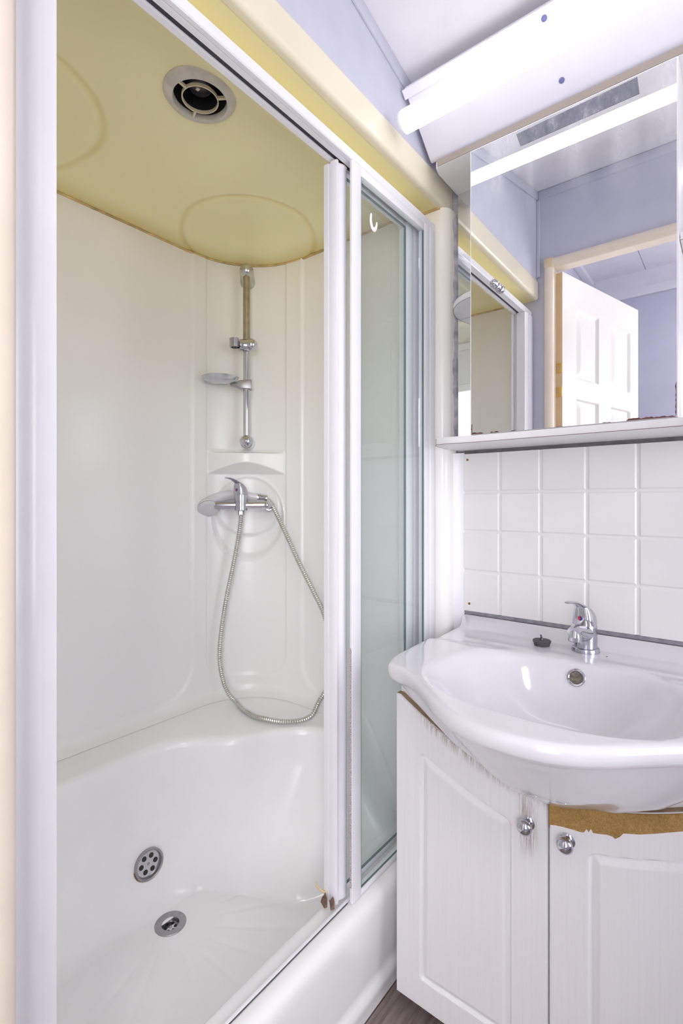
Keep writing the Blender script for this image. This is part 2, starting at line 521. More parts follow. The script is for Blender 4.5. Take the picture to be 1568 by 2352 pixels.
# hallway seen through the doorway in the mirror
hx0, hx1, hz0, hz1 = 0.10, 1.20, -0.65, 0.85  # added hallway window, out of view, sends fill through the doorway
mb = MB().box(-0.72, hx0, HALL_Y - 0.06, HALL_Y, FLOOR, 1.3).box(hx1, 1.6, HALL_Y - 0.06, HALL_Y, FLOOR, 1.3).box(hx0, hx1, HALL_Y - 0.06, HALL_Y, FLOOR, hz0).box(hx0, hx1, HALL_Y - 0.06, HALL_Y, hz1, 1.3)
struct(mb, 'wall_hallway_far', M['lavender'], 'lavender hallway wall beyond the open door, seen in the mirror', 'wall', smooth=False)
yA, yB = HALL_Y - 0.05, HALL_Y - 0.01
w2 = MB().box(hx0, hx0 + 0.05, yA, yB, hz0, hz1).box(hx1 - 0.05, hx1, yA, yB, hz0, hz1).box(hx0 + 0.05, hx1 - 0.05, yA, yB, hz0, hz0 + 0.05).box(hx0 + 0.05, hx1 - 0.05, yA, yB, hz1 - 0.05, hz1).build('fill_window_2', M['pvc'], bevel=0.003)
tag(w2, 'added glowing fill window, white framed, in the far hallway wall behind the doorway', 'window', kind='structure')
MB().box(hx0 + 0.05, hx1 - 0.05, yA + 0.015, yA + 0.022, hz0 + 0.05, hz1 - 0.05).build('pane', M['pane_hall'], w2)
struct(MB().box(-0.72, -0.66, HALL_Y, WF - 0.06, FLOOR, 1.3), 'wall_hallway_left', M['lavender'], 'lavender hallway end wall behind the open door', 'wall', smooth=False)
struct(MB().box(1.54, 1.6, HALL_Y, WF - 0.06, FLOOR, 1.3), 'wall_hallway_right', M['lavender'], 'lavender hallway end wall past the doorway', 'wall', smooth=False)
mb = MB()
for x0, x1 in ((-0.66, -0.385), (-0.382, 0.2), (0.203, 0.8), (0.803, 1.54)):
    mb.box(x0, x1, HALL_Y, WF - 0.06, HALL_Z, HALL_Z + 0.03)
mb.box(-0.66, 1.54, HALL_Y, WF - 0.06, HALL_Z + 0.03, HALL_Z + 0.05)
struct(mb, 'ceiling_hallway', M['ceiling'], 'white panelled hallway ceiling seen in the mirror', 'ceiling', smooth=False)
struct(MB().prism([(HALL_Y, 1.09), (HALL_Y + 0.012, 1.09), (HALL_Y + 0.02, 1.13), (HALL_Y + 0.05, 1.165), (HALL_Y + 0.065, HALL_Z), (HALL_Y, HALL_Z)], 'x', -0.66, 1.54), 'trim_5', M['ceiling'], 'white cornice along the far hallway wall', 'trim', ang=20)
struct(MB().box(-0.66, -0.625, HALL_Y + 0.066, WF - 0.06, HALL_Z - 0.025, HALL_Z), 'trim_6', M['ceiling'], 'white ceiling batten along the hallway end wall', 'trim', bevel=0.003)
lamp = thing('fill_ceiling_lamp', 'added flat square fill lamp on the hallway ceiling', 'lamp', (0.35, -0.45, HALL_Z))  # lamp added out of view to lift the fill light
MB().box(0.19, 0.51, -0.61, -0.29, HALL_Z - 0.025, HALL_Z).build('housing', M['pvc'], lamp, bevel=0.004)
MB().box(0.20, 0.50, -0.60, -0.30, HALL_Z - 0.032, HALL_Z - 0.0255).build('diffuser', M['hall_fill'], lamp)


# ------------------------------------------------------------------ open moulded door in the hallway
def door_leaf():
    Wd, Td = 0.632, 0.038
    z0, z1 = FLOOR + 0.012, 0.858
    hx, hy = DX0 + 0.022, WF - 0.045
    d = Vector((0.16, -0.61, 0)).normalized(); nrm = Vector((-d.y, d.x, 0))          # d along the leaf, nrm = visible face
    if nrm.x < 0: nrm = -nrm
    root = thing('door_1', 'white six-panel door standing open into the hallway', 'door', (hx, hy, FLOOR))
    root['kind'] = 'structure'
    panels = []
    zt = z1
    rows = [(zt - 0.115 - 0.27, zt - 0.115), (zt - 0.46 - 0.62, zt - 0.46), (z0 + 0.18, z0 + 0.72)]
    for a, b_ in rows:
        for u0, u1 in ((0.10, 0.275), (0.38, 0.555)):
            panels.append((u0, u1, a, b_))

    def depth(u, z):
        for u0, u1, a, b_ in panels:
            if u0 <= u <= u1 and a <= z <= b_:
                s_ = min(u - u0, u1 - u, z - a, b_ - z)
                if s_ < 0.008: return -0.009 * s_ / 0.008
                if s_ < 0.014: return -0.009
                if s_ < 0.038: return -0.009 + 0.007 * (s_ - 0.014) / 0.024
                return -0.002
        return 0.0

    us = sorted(set([0, Wd] + [round(k * 0.006, 4) for k in range(int(Wd / 0.006) + 1)]))
    zs = list(np.arange(z0, z1, 0.006)) + [z1]
    base = Vector((hx, hy, 0)) + nrm * Td / 2

    def P(i, j):
        u, z = us[i], zs[j]
        p = base + d * u + nrm * depth(u, z)
        return (p.x, p.y, z)
    mb = MB().grid(P, len(us), len(zs))
    a = Vector((hx, hy, 0)) - nrm * Td / 2
    c0, c1 = base, base + d * Wd
    e0, e1 = a, a + d * Wd
    q = [(p.x, p.y, z) for z in (z0, z1) for p in (c0, c1, e1, e0)]
    mb.add(q, [(0, 1, 2, 3), (4, 7, 6, 5), (1, 5, 6, 2), (2, 6, 7, 3)])
    mb.build('leaf', M['door'], root, ang=25)
    k = Vector((hx, hy, 0)) - d * 0.001
    q2 = [(p.x, p.y, z) for z in (z0, z1) for p in (k + nrm * Td / 2, k - nrm * Td / 2)] + [((p + d * 0.001).x, (p + d * 0.001).y, z) for z in (z0, z1) for p in (k + nrm * Td / 2, k - nrm * Td / 2)]
    e = MB().add(q2, [(0, 1, 3, 2), (4, 6, 7, 5), (0, 2, 6, 4), (1, 5, 7, 3), (2, 3, 7, 6), (0, 4, 5, 1)]).build('door_edge', M['cream_aged'], root, smooth=False)
    e['label'] = 'yellowed door edge'
    for zc, names in ((0.50, 0), (0.41, 0), (-0.75, 0), (-0.84, 0)):
        kk = Vector((hx, hy, 0)) - d * 0.0035
        q = []
        for z in (zc - 0.018, zc + 0.018):
            for off in (nrm * 0.0185, nrm * -0.010):
                for dd in (0, 0.0025):
                    p = kk + off + d * dd
                    q.append((p.x, p.y, z))
        hg = MB().add(q, [(0, 1, 3, 2), (4, 6, 7, 5), (0, 4, 5, 1), (2, 3, 7, 6), (0, 2, 6, 4), (1, 5, 7, 3)]).build('hinge_plate', M['brass'], root, smooth=False)
        hg['label'] = 'brass hinge plate'
        p = kk + nrm * 0.005
        MB().lathe([(0.004, 0), (0.004, 0.0012)], (p.x, p.y, zc), -d, 12).build('screw', M['chrome_worn'], hg)


door_leaf()

# ------------------------------------------------------------------ moulded shower cubicle
FX, EY, NY = -1.305, 1.145, 0.175          # far wall, end wall, near-end wall
RC = 0.235
ZT, ZB = 0.757, -0.6155
plan = []                                   # (x, y, nx, ny, kind) along the wall, kind: a number used by the relief


def seg(p, q, n, nrm, kind):
    for i in range(n):
        t = i / n
        plan.append((p[0] + (q[0] - p[0]) * t, p[1] + (q[1] - p[1]) * t, nrm[0], nrm[1], kind, t))


def arc(cx, cy, r, a0, a1, n, kind, sgn=-1):
    for i in range(n):
        a = a0 + (a1 - a0) * i / n
        plan.append((cx + r * cos(a), cy + r * sin(a), sgn * cos(a), sgn * sin(a), kind, i / n))


seg((-0.665, NY), (FX + RC, NY), 14, (0, 1), 0)
arc(FX + RC, NY + RC, RC, 1.5 * PI, PI, 60, 1)
fy0, fy1 = NY + RC, EY - RC
seg((FX, fy0), (FX, fy0 + 0.06), 12, (1, 0), 2)
seg((FX, fy0 + 0.06), (FX, fy1 - 0.13), 16, (1, 0), 2)
seg((FX, fy1 - 0.13), (FX, fy1), 32, (1, 0), 2)
arc(FX + RC, fy1, RC, PI, 0.5 * PI, 110, 3)
seg((FX + RC, EY), (FX + RC + 0.13, EY), 32, (0, -1), 4)
seg((FX + RC + 0.13, EY), (-0.70, EY), 14, (0, -1), 4)
seg((-0.70, EY), (-0.668, 1.164), 6, (0.5, -0.85), 5)
seg((-0.668, 1.164), (-0.612, 1.166), 6, (0, -1), 5)
arc(-0.612, 1.192, 0.026, 1.5 * PI, 2.0 * PI, 12, 5, 1)
seg((-0.586, 1.192), (-0.584, 1.2145), 4, (1, 0), 5)
plan.append((-0.584, 1.2155, 1, 0, 5, 1))


def rounded(a, b, R):
    if a < R and b < R: return R - math.hypot(R - a, R - b)
    return min(a, b)


def relief(pt, z):
    x, y, nx, ny, k, t = pt
    d = 0.0
    S = 0.007
    if k in (1, 3):
        d = S
        phi = t * 90 if k == 3 else 90 - t * 90
        # sunken panel between two beads
        e = min(phi - 10, 76 - phi) * rad(1) * RC
        pz = z - (-0.555)
        if e > -0.004 and pz > 0:
            m_ = rounded(max(e, 0), pz, 0.07)
            d -= 0.0035 * sstep(0.0, 0.006, m_)
            if k == 3:
                sx = (phi - 43) * rad(1) * RC          # signed distance along the wall from the middle of the panel
                # small overhanging soap ledge
                g = max(0, 1 - (sx / 0.128) ** 2)
                zc0 = 0.083
                if g > 0:
                    if z < 0.086: pr = 0
                    elif z < 0.122: pr = (z - 0.086) / 0.036
                    elif z < 0.150: pr = 1
                    elif z < 0.156: pr = 1 - (z - 0.150) / 0.006
                    else: pr = 0
                    lim = 0.055 * g
                    # the underside rises along an arch: flat back edge, bowed front edge
                    d += min(lim, 0.055 * pr) if z < 0.15 else lim * pr
                if 0.150 <= z <= 0.165 and abs(sx) < 0.128:
                    d += 0.004 * (1 - abs(z - 0.157) / 0.008) if abs(z - 0.157) < 0.008 else 0
                # round dish behind the mixer, scooped at the bottom
                rr = math.hypot(sx - 0.004, (z + 0.052) / 1.10)
                R0 = 0.121
                if rr < R0 + 0.006:
                    d += 0.0035 * max(0, 1 - abs(rr - R0) / 0.005)
                r2 = math.hypot(sx - 0.004, (z + 0.012) / 0.92)
                if rr < R0:
                    q = sstep(0.098, 0.112, r2) * sstep(R0, R0 - 0.02, rr)
                    d -= 0.012 * q
                    if r2 > 0.095: d += 0.0015 * max(0, 1 - abs(r2 - 0.098) / 0.004)
    elif k in (2, 4):
        if k == 2:
            a = min(fy1 - y, y - fy0)
        else:
            a = x - (FX + RC)
        b_ = z - (-0.592)
        m_ = rounded(max(a, 0), max(b_, 0), 0.10)
        d = S * (1 - sstep(0.0, 0.009, m_))
    # fillet into the ledge at the foot
    h = z - ZB
    if h < 0.035 and k < 5:
        d += 0.035 - math.sqrt(max(0, 0.035 ** 2 - (0.035 - h) ** 2))
    return d


zs = sorted(set([round(v, 4) for v in list(np.arange(ZB, -0.5, 0.004)) + list(np.arange(-0.5, -0.2, 0.01)) + list(np.arange(-0.2, 0.08, 0.0035)) + list(np.arange(0.08, 0.17, 0.0018)) + list(np.arange(0.17, ZT, 0.02)) + [ZT]]))
cub = thing('shower_cubicle', 'white moulded shower enclosure with yellowed ceiling, left of the basin', 'shower enclosure', (-1.0, 0.66, FLOOR))


def tray_z(x):
    """top level of the tray edge along X: high ledge at the back, low rim at the front"""
    return ZB + (-0.8268 - ZB) * sstep(-0.84, -0.69, x)


def WP(i, j):
    p = plan[i]
    z = zs[j]
    lo = ZB
    if p[0] > -0.86:                        # walls reach down to the low front rim
        lo = tray_z(p[0]) - (0.0 if p[0] < -0.67 else 0.236)
        z = ZT + (z - ZT) * (ZT - lo) / (ZT - ZB)
        d = relief(p, zs[j]) if p[4] < 5 else 0.0
    else:
        d = relief(p, z)
    return (p[0] + p[2] * d, p[1] + p[3] * d, z)


MB().grid(WP, len(plan), len(zs)).build('wall_panel', M['shell'], cub, ang=50)


# ceiling panel with coved edge and two ring grooves
def in_ring(x, y):
    g = 0.0
    for cy in (0.982, 0.338):
        r = math.hypot(x + 1.128, y - cy)
        g = max(g, sstep(0.012, 0.0, abs(r - 0.190)))
    return g


def wall_dist(x, y):
    """distance inwards from the wall line"""
    dx, dy0, dy1 = x - FX, y - NY, EY - y
    d = min(dx, dy0, dy1)
    for dy in (dy0, dy1):
        if dx < RC and dy < RC:
            d = RC - math.hypot(RC - dx, RC - dy)
    return d


def ceil_pt(x, y):
    d = wall_dist(x, y)
    z = ZT + 0.024 * sstep(-0.01, 0.16, d) * sstep(-0.62, -0.80, x)
    z += 0.0035 * in_ring(x, y)
    return z


nx_, ny_ = 170, 230
xs = np.linspace(FX - 0.01, -0.606, nx_); ys = np.linspace(NY - 0.008, EY + 0.068, ny_)
FAN = (-0.812, 0.583)
mb = MB()
idx = {}
for j in range(ny_):
    for i in range(nx_):
        idx[(i, j)] = len(mb.v)
        mb.v.append((xs[i], ys[j], ceil_pt(xs[i], ys[j])))
for j in range(ny_ - 1):
    for i in range(nx_ - 1):
        cx, cy = (xs[i] + xs[i + 1]) / 2, (ys[j] + ys[j + 1]) / 2
        if math.hypot(cx - FAN[0], cy - FAN[1]) < 0.056: continue
        mb.f.append((idx[(i, j)], idx[(i + 1, j)], idx[(i + 1, j + 1)], idx[(i, j + 1)])); mb.mi.append(0)
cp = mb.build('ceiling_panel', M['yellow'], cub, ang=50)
cp['label'] = 'yellowed ceiling'
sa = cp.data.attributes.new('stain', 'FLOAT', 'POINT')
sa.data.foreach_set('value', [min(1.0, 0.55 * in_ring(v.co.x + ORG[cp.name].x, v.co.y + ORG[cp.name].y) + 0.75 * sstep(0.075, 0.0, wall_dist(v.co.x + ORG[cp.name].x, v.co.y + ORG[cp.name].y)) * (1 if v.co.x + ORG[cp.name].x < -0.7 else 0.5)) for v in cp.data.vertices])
# stained joint between wall and ceiling
pts = []
for i, p in enumerate(plan):
    if p[4] >= 5 and p[0] > -0.604: break
    d = 0.0065 if p[4] in (1, 3) else 0.0015
    pts.append((p[0] + p[2] * d, p[1] + p[3] * d, ZT - 0.001))
js = MB().tube(pts, 0.0036, 6).build('joint_seal', M['orange_stain'], cub)
js['label'] = 'orange-brown stained joint'
# fascia beam
prof = [(-0.612, 0.7562)]
for a in range(0, 91, 15):
    prof.append((-0.604 + 0.010 * sin(rad(a)), 0.7662 - 0.010 * cos(rad(a))))
prof += [(-0.5945, 0.815)]
for a in range(0, 91, 22):
    prof.append((-0.6005 + 0.006 * cos(rad(a)), 0.819 + 0.006 * sin(rad(a))))
prof += [(-0.612, 0.826)]
fa = MB().prism(prof, 'y', NY - 0.004, 1.2145).build('fascia', M['fascia'], cub, ang=40)
fa['label'] = 'cream fascia beam'
# grey mastic smears where the return meets the basin wall
mb = MB()
random.seed(8)
ring = []
n = 60
for k in range(n + 1):
    z = 0.742 - (0.742 - 0.16) * k / n
    wd = 0.0085 + 0.0018 * sin(k * 0.31 + 1) + 0.0015 * sin(k * 0.83) + random.uniform(-0.0012, 0.0012)
    if k == 0: wd = 0.004
    ring.append([(-0.5855, 1.2145, z), (-0.5855 - 0.001, 1.2145 - wd * 1.4, z), (-0.5838, 1.2145 - wd * 1.5, z), (-0.5755, 1.213, z), (-0.5755, 1.2150, z)])
mb.loft(ring)
ms = mb.build('mastic_seam', M['sealant_light'], cub)
ms['label'] = 'smeared grey mastic seam'
mb = MB()
ring = []
for k in range(30):
    z = 0.125 - 0.485 * k / 29
    rr = 0.018 + 0.004 * (1 - k / 29)
    ring.append([(-0.5860, 1.2145, z), (-0.5856, 1.2145 - rr * 0.6, z), (-0.577, 1.2145 - rr * 0.38, z), (-0.5635, 1.2118, z), (-0.5602, 1.2152, z)])
mb.loft(ring)
mb.build('white_seam', M['pvc'], cub)

# ------------------------------------------------------------------ shower tray
tray = thing('shower_tray', 'deep white moulded shower tray with two chrome waste fittings', 'shower tray', (-0.95, 0.66, FLOOR))
TC = Vector((-0.95, 0.66))


def poly_ray(poly, th):
    d = Vector((cos(th), sin(th))); best = None
    n = len(poly)
    for i in range(n):
        a = Vector(poly[i][:2]) - TCc[0]; b_ = Vector(poly[(i + 1) % n][:2]) - TCc[0]
        e = b_ - a
        den = d.x * e.y - d.y * e.x
        if abs(den) < 1e-12: continue
        t = (a.x * e.y - a.y * e.x) / den
        u = (a.x * d.y - a.y * d.x) / den
        if t > 0 and -1e-9 <= u <= 1 + 1e-9 and (best is None or t > best): best = t
    return best


TCc = [TC]
wall_poly = [(p[0] + p[2] * 0.030, p[1] + p[3] * 0.030) for p in plan if p[4] < 5] + [(-0.66, 1.15), (-0.632, 1.15), (-0.632, 0.18)]
edge_pts = [(-1.165, 0.40), (-1.172, 0.55), (-1.172, 0.66), (-1.160, 0.745), (-1.105, 0.812), (-1.040, 0.868), (-0.985, 0.960), (-0.915, 1.035), (-0.82, 1.052), (-0.705, 1.050), (-0.662, 1.02),
            (-0.660, 0.9), (-0.660, 0.66), (-0.660, 0.4), (-0.662, 0.29), (-0.71, 0.25), (-0.86, 0.25), (-1.06, 0.27), (-1.14, 0.31)]
edge_poly = [tuple(p) for p in crom([(a, b_, 0) for a, b_ in edge_pts], 6, True)]
floor_pts = [(-1.085, 0.45), (-1.088, 0.66), (-1.08, 0.76), (-1.03, 0.80), (-0.98, 0.83), (-0.92, 0.86), (-0.84, 0.88), (-0.76, 0.87), (-0.725, 0.82), (-0.722, 0.66), (-0.725, 0.42), (-0.76, 0.34), (-0.90, 0.33), (-1.04, 0.35)]
floor_poly = [tuple(p) for p in crom([(a, b_, 0) for a, b_ in floor_pts], 6, True)]
DR = (-1.052, 0.672)                        # floor waste
OV = (-1.148, 0.672, -0.899)                # overflow waste
NT = 240
rings = []
ths = [2 * PI * i / NT for i in range(NT)]
Wr = [poly_ray(wall_poly, t) for t in ths]
Er = [poly_ray(edge_poly, t) for t in ths]
Fr = [poly_ray(floor_poly, t) for t in ths]


def smooth_ring(r, k=3):
    n = len(r)
    return [sum(r[(i + j) % n] for j in range(-k, k + 1)) / (2 * k + 1) for i in range(n)]


Er = smooth_ring(Er, 3); Fr = smooth_ring(Fr, 3)


def tp(th, r, z): return (TC.x + r * cos(th), TC.y + r * sin(th), z)


def zfloor(x, y):
    dd = math.hypot(x - DR[0], y - DR[1])
    base = -0.998 + 0.035 * dd
    a = math.atan2(y - DR[1], x - DR[0])
    fan = 0.0
    if abs(a) < 1.35 and dd > 0.08:
        ph = (a + 1.35) / 0.30
        fan = 0.0018 * max(0, 1 - abs((ph % 1) - 0.5) / 0.2) * sstep(0.08, 0.16, dd)
    return base - fan


def trow(fn):
    rings.append([fn(i) for i in range(NT)])


trow(lambda i: tp(ths[i], Wr[i], tray_z(TC.x + Wr[i] * cos(ths[i])) - 0.0004))
for f in (0.25, 0.5, 0.75, 0.92):
    trow(lambda i, f=f: (lambda r: tp(ths[i], r, tray_z(TC.x + r * cos(ths[i])) - 0.004 * f))(Wr[i] + (Er[i] - Wr[i]) * f))
for a in (0, 20, 40, 60, 80):               # rolled edge
    trow(lambda i, a=a: (lambda r: tp(ths[i], r - 0.022 * sin(rad(a)), tray_z(TC.x + Er[i] * cos(ths[i])) - 0.004 - 0.022 * (1 - cos(rad(a)))))(Er[i] - 0.0 if Er[i] < Wr[i] - 0.012 else Wr[i] - 0.012))
for f in (0.08, 0.18, 0.26, 0.3, 0.34, 0.42, 0.5, 0.58, 0.65, 0.72, 0.78, 0.83, 0.88, 0.92, 0.96, 1.0):
    def wallrow(i, f=f):
        E0 = (Er[i] if Er[i] < Wr[i] - 0.012 else Wr[i] - 0.012) - 0.0217
        z0 = tray_z(TC.x + Er[i] * cos(ths[i])) - 0.004 - 0.018
        F0 = Fr[i]
        zf = zfloor(TC.x + F0 * cos(ths[i]), TC.y + F0 * sin(ths[i]))
        # straight slope first, then a round foot
        u = f
        fr = 0.22 * u + 0.78 * max(0, (u - 0.5) / 0.5) ** 1.8
        fz = 1 - (1 - u) ** 1.0 if u < 0.5 else 0.5 + 0.5 * sin((u - 0.5) / 0.5 * PI / 2)
        # the end below the corner ledge: short upright face, crease, then a long slope to the floor
        we = sstep(0.82, 0.93, TC.y + Er[i] * sin(ths[i])) * sstep(-0.74, -0.80, TC.x + Er[i] * cos(ths[i]))
        if u <= 0.3:
            er, ez = 0.06 * u / 0.3, 0.17 * u / 0.3
        else:
            q = (u - 0.3) / 0.7
            er = 0.06 + 0.94 * q
            ez = 0.17 + 0.83 * (0.55 * q + 0.45 * sin(q * PI / 2))
        fr += (er - fr) * we; fz += (ez - fz) * we
        return tp(ths[i], E0 + (F0 - E0) * fr, z0 + (zf - z0) * fz)
    trow(wallrow)
for f in (0.95, 0.9, 0.84, 0.78, 0.72, 0.66, 0.6, 0.54, 0.48, 0.42, 0.36, 0.30):
    trow(lambda i, f=f: (lambda x, y: (x, y, zfloor(x, y)))(TC.x + Fr[i] * f * cos(ths[i]) + (DR[0] - TC.x) * (1 - f), TC.y + Fr[i] * f * sin(ths[i]) + (DR[1] - TC.y) * (1 - f)))
for r_, dz in ((0.0300, 0.0), (0.0260, 0.0), (0.0240, -0.004), (0.0240, -0.014)):      # well under the waste
    trow(lambda i, r_=r_, dz=dz: (DR[0] + r_ * cos(ths[i]), DR[1] + r_ * sin(ths[i]), -0.9975 + dz))
MB().loft(rings, False, True).build('tray_body', M['tray'], tray, ang=60)
ap = [(-0.660, -0.90), (-0.660, -0.836), (-0.640, -0.8285), (-0.634, -0.8250), (-0.613, -0.8240), (-0.604, -0.8270), (-0.5975, -0.8340), (-0.5945, -0.845), (-0.5945, -0.862),
      (-0.601, -0.94), (-0.606, -1.000), (-0.6065, -1.010), (-0.603, -1.018), (-0.5985, -1.026), (-0.5975, -1.036), (-0.600, -1.045), (-0.6005, FLOOR + 0.001), (-0.660, FLOOR + 0.001)]
MB().prism(ap, 'y', NY - 0.004, 1.166).build('apron', M['tray'], tray, ang=40)


def waste(o, ax, recess, name, top, rin, R=0.036):
    """chrome waste: flange, recessed plate with six holes"""
    o = Vector(o); ax = Vector(ax).normalized()
    fl = MB().lathe([(R * 0.98, -0.004), (R, top - 0.0012), (R * 0.97, top), (R * rin, top - 0.0012), (R * (rin - 0.03), top - 0.003), (R * (rin - 0.06), recess), (R * (rin - 0.10), recess)], o, ax, 48, False, False).build(name, M['steel'], tray, ang=40)
    MB().lathe([(R * (rin - 0.05), recess - 0.001), (R * (rin - 0.05), recess + 0.0002)], o, ax, 40).build('grate', M['chrome'], fl)
    u = ax.orthogonal().normalized(); w_ = ax.cross(u)
    for k in range(6):
        a = PI / 3 * k + 0.3
        p = o + (u * cos(a) + w_ * sin(a)) * R * (rin - 0.05) * 0.62 + ax * (recess + 0.0004)
        MB().lathe([(R * rin * 0.19, 0), (R * rin * 0.19, 0.0004)], p, ax, 16).build('hole', M['dark'], fl)
    MB().lathe([(R * 0.10, 0), (R * 0.07, 0.0012)], o + ax * (recess + 0.0003), ax, 16).build('screw', M['steel'], fl)
    return fl


waste((DR[0], DR[1], -0.9972), (0, 0, 1), -0.0085, 'floor_waste', 0.0022, 0.56)
# the overflow sits on the sloping back of the tray
waste((-1.1365, 0.6645, -0.889), (0.99, -0.06, 0.12), 0.0012, 'overflow_waste', 0.0095, 0.86)

_o, _a = Vector((-1.1365, 0.6645, -0.889)), Vector((0.99, -0.06, 0.12)).normalized()
_u = Vector((0, 1, 0)); _u = (_u - _a * _u.dot(_a)).normalized(); _w = _a.cross(_u)
_arc = [_o + (_u * cos(rad(k)) + _w * sin(rad(k))) * (0.0368 + 0.0006 * sin(k * 0.9)) + _a * 0.0012 for k in range(185, 292, 4)]
rs_ = MB().tube(_arc, [0.0006 + 0.0016 * sin(PI * k / (len(_arc) - 1)) for k in range(len(_arc))], 8).build('rust_deposit', plain('rust_deposit', (0.34, 0.22, 0.13), 0.8, var=0.4, nscale=200), tray)
rs_['label'] = 'brown rust deposit under the overflow'

# ------------------------------------------------------------------ extractor fan
FZ = ceil_pt(*FAN)
fan = thing('extractor_fan', 'round grubby extractor fan with dark open grille in the yellowed shower ceiling', 'fan', (FAN[0], FAN[1], FZ))
o = (FAN[0], FAN[1], FZ)
MB().lathe([(0.068, 0.004), (0.068, -0.002), (0.064, -0.007), (0.056, -0.011), (0.051, -0.012), (0.0495, -0.008), (0.0495, 0.0002)], o, (0, 0, 1), 56, False, False).build('bezel', M['fan'], fan)
MB().lathe([(0.0495, 0.0), (0.0495, 0.055), (0.0, 0.055)], o, (0, 0, 1), 40, False, False).build('duct', M['dark'], fan)
g = MB().lathe([(0.0345, -0.010), (0.0345, -0.004), (0.0325, -0.004), (0.0325, -0.010), (0.0345, -0.010)], o, (0, 0, 1), 44, False, False).build('grille_ring', M['fan_cream'], fan)
for a in (35, 160, 275):
    c, s_ = cos(rad(a)), sin(rad(a))
    q = []
    for z in (-0.010, -0.005):
        for r in (0.0335, 0.0505):
            for t in (-0.0022, 0.0022):
                q.append((FAN[0] + c * r - s_ * t, FAN[1] + s_ * r + c * t, FZ + z))
    MB().add(q, [(0, 1, 3, 2), (4, 6, 7, 5), (0, 4, 5, 1), (2, 3, 7, 6), (0, 2, 6, 4), (1, 5, 7, 3)]).build('spoke', M['fan_cream'], g, smooth=False)
hub = MB().lathe([(0.020, 0.012), (0.020, 0.02), (0.006, 0.018), (0.0, 0.016)], o, (0, 0, 1), 32, False, False).build('impeller', M['rubber'], fan)
MB().box(FAN[0] - 0.004, FAN[0] + 0.003, FAN[1] - 0.008, FAN[1] - 0.002, FZ + 0.008, FZ + 0.012).build('motor_clip', M['fan_cream'], hub)

# ------------------------------------------------------------------ shower screen frame (fixed)
scr = thing('shower_screen', 'white framed fixed shower screen with green-tinted glass on the tray rim', 'shower screen', (-0.63, 0.66, -0.8245))
RB, RT = 0.697, 0.716
Y0s, Y1s = NY - 0.002, 1.1625
rail = [(-0.618, RT), (-0.618, RB + 0.002), (-0.620, RB), (-0.6275, RB), (-0.628, RB + 0.0015), (-0.629, RB + 0.0015), (-0.6295, RB), (-0.6393, RB), (-0.6393, RB + 0.013), (-0.6505, RB + 0.013), (-0.6505, RB), (-0.661, RB), (-0.661, RT)]
MB().prism(rail, 'y', Y0s, Y1s).build('header_rail', M['pvc'], scr, ang=30)
cs = MB().box(-0.6503, -0.6395, Y0s + 0.04, Y1s - 0.04, RB + 0.0045, RB + 0.0128).build('brush_strip', M['brush'], scr, smooth=False)
cs['label'] = 'dark brush strip in the rail'
MB().box(-0.680, -0.662, NY + 0.002, EY - 0.002, RT - 0.004, ZT - 0.001).build('upstand', M['yellow'], scr)


def upright(prof, z0, z1, name, par, mat=None, bevel=0):
    return MB().prism(prof, 'z', z0, z1).build(name, mat or M['pvc'], par, ang=30, bevel=bevel)


# post on the end wall: stepped extrusion with fins
post = [(-0.618, 1.108), (-0.616, 1.112), (-0.616, 1.126), (-0.6175, 1.128), (-0.6175, 1.134), (-0.616, 1.136), (-0.616, 1.158), (-0.6185, 1.163), (-0.668, 1.163), (-0.668, 1.108), (-0.661, 1.108), (-0.661, 1.125), (-0.652, 1.125), (-0.652, 1.108), (-0.646, 1.108), (-0.646, 1.130), (-0.634, 1.130), (-0.634, 1.108)]
upright(post, -0.8235, RB - 0.0005, 'wall_post', scr)
near = [(-0.618, 0.247), (-0.6165, 0.243), (-0.616, 0.232), (-0.614, 0.228), (-0.6125, 0.222), (-0.614, 0.216), (-0.617, 0.212), (-0.618, 0.205), (-0.6165, 0.200), (-0.613, 0.198), (-0.613, 0.178), (-0.6165, 0.1765), (-0.668, 0.1765), (-0.668, 0.247), (-0.661, 0.247), (-0.661, 0.235), (-0.648, 0.235), (-0.648, 0.247)]
upright(near, -0.8235, RB - 0.0005, 'wall_post', scr)
stile = [(-0.618, 0.817), (-0.6183, 0.8118), (-0.6195, 0.8105), (-0.6240, 0.8105), (-0.6240, 0.842), (-0.619, 0.842), (-0.618, 0.840)]
upright(stile, -0.8215, RB - 0.0005, 'stile', scr)
mo = MB().box(-0.6238, -0.6197, 0.8098, 0.8104, -0.79, -0.30).build('mould_line', M['mould'], scr, smooth=False)
mo['label'] = 'speckled grey mould along the stile'
MB().box(-0.632, -0.618, 0.842, 1.1075, 0.679, RB - 0.0005).build('top_bar', M['pvc'], scr, bevel=0.001)
MB().box(-0.634, -0.618, 0.842, 1.1075, -0.8215, -0.810).build('bottom_bar', M['pvc'], scr, bevel=0.001)
MB().box(-0.6285, -0.6245, 0.812, 1.112, -0.811, 0.681).build('glass_pane', M['glass'], scr, smooth=False)
gk = MB().box(-0.624, -0.6195, 0.8425, 0.844, -0.808, 0.678).box(-0.624, -0.6195, 1.1055, 1.1072, -0.808, 0.678).box(-0.624, -0.6205, 0.844, 1.1055, -0.8098, -0.8085).build('gasket', M['glass_edge'], scr, smooth=False)
gk['label'] = 'dark gasket'
MB().box(-0.6365, -0.6303, Y0s + 0.075, Y1s - 0.056, -0.8236, -0.8212).build('bottom_track', M['pvc'], scr, bevel=0.001)
sl = MB().box(-0.6302, -0.6288, Y0s + 0.075, 0.81, -0.8243, -0.8232).build('track_seal', M['rubber'], scr, smooth=False)
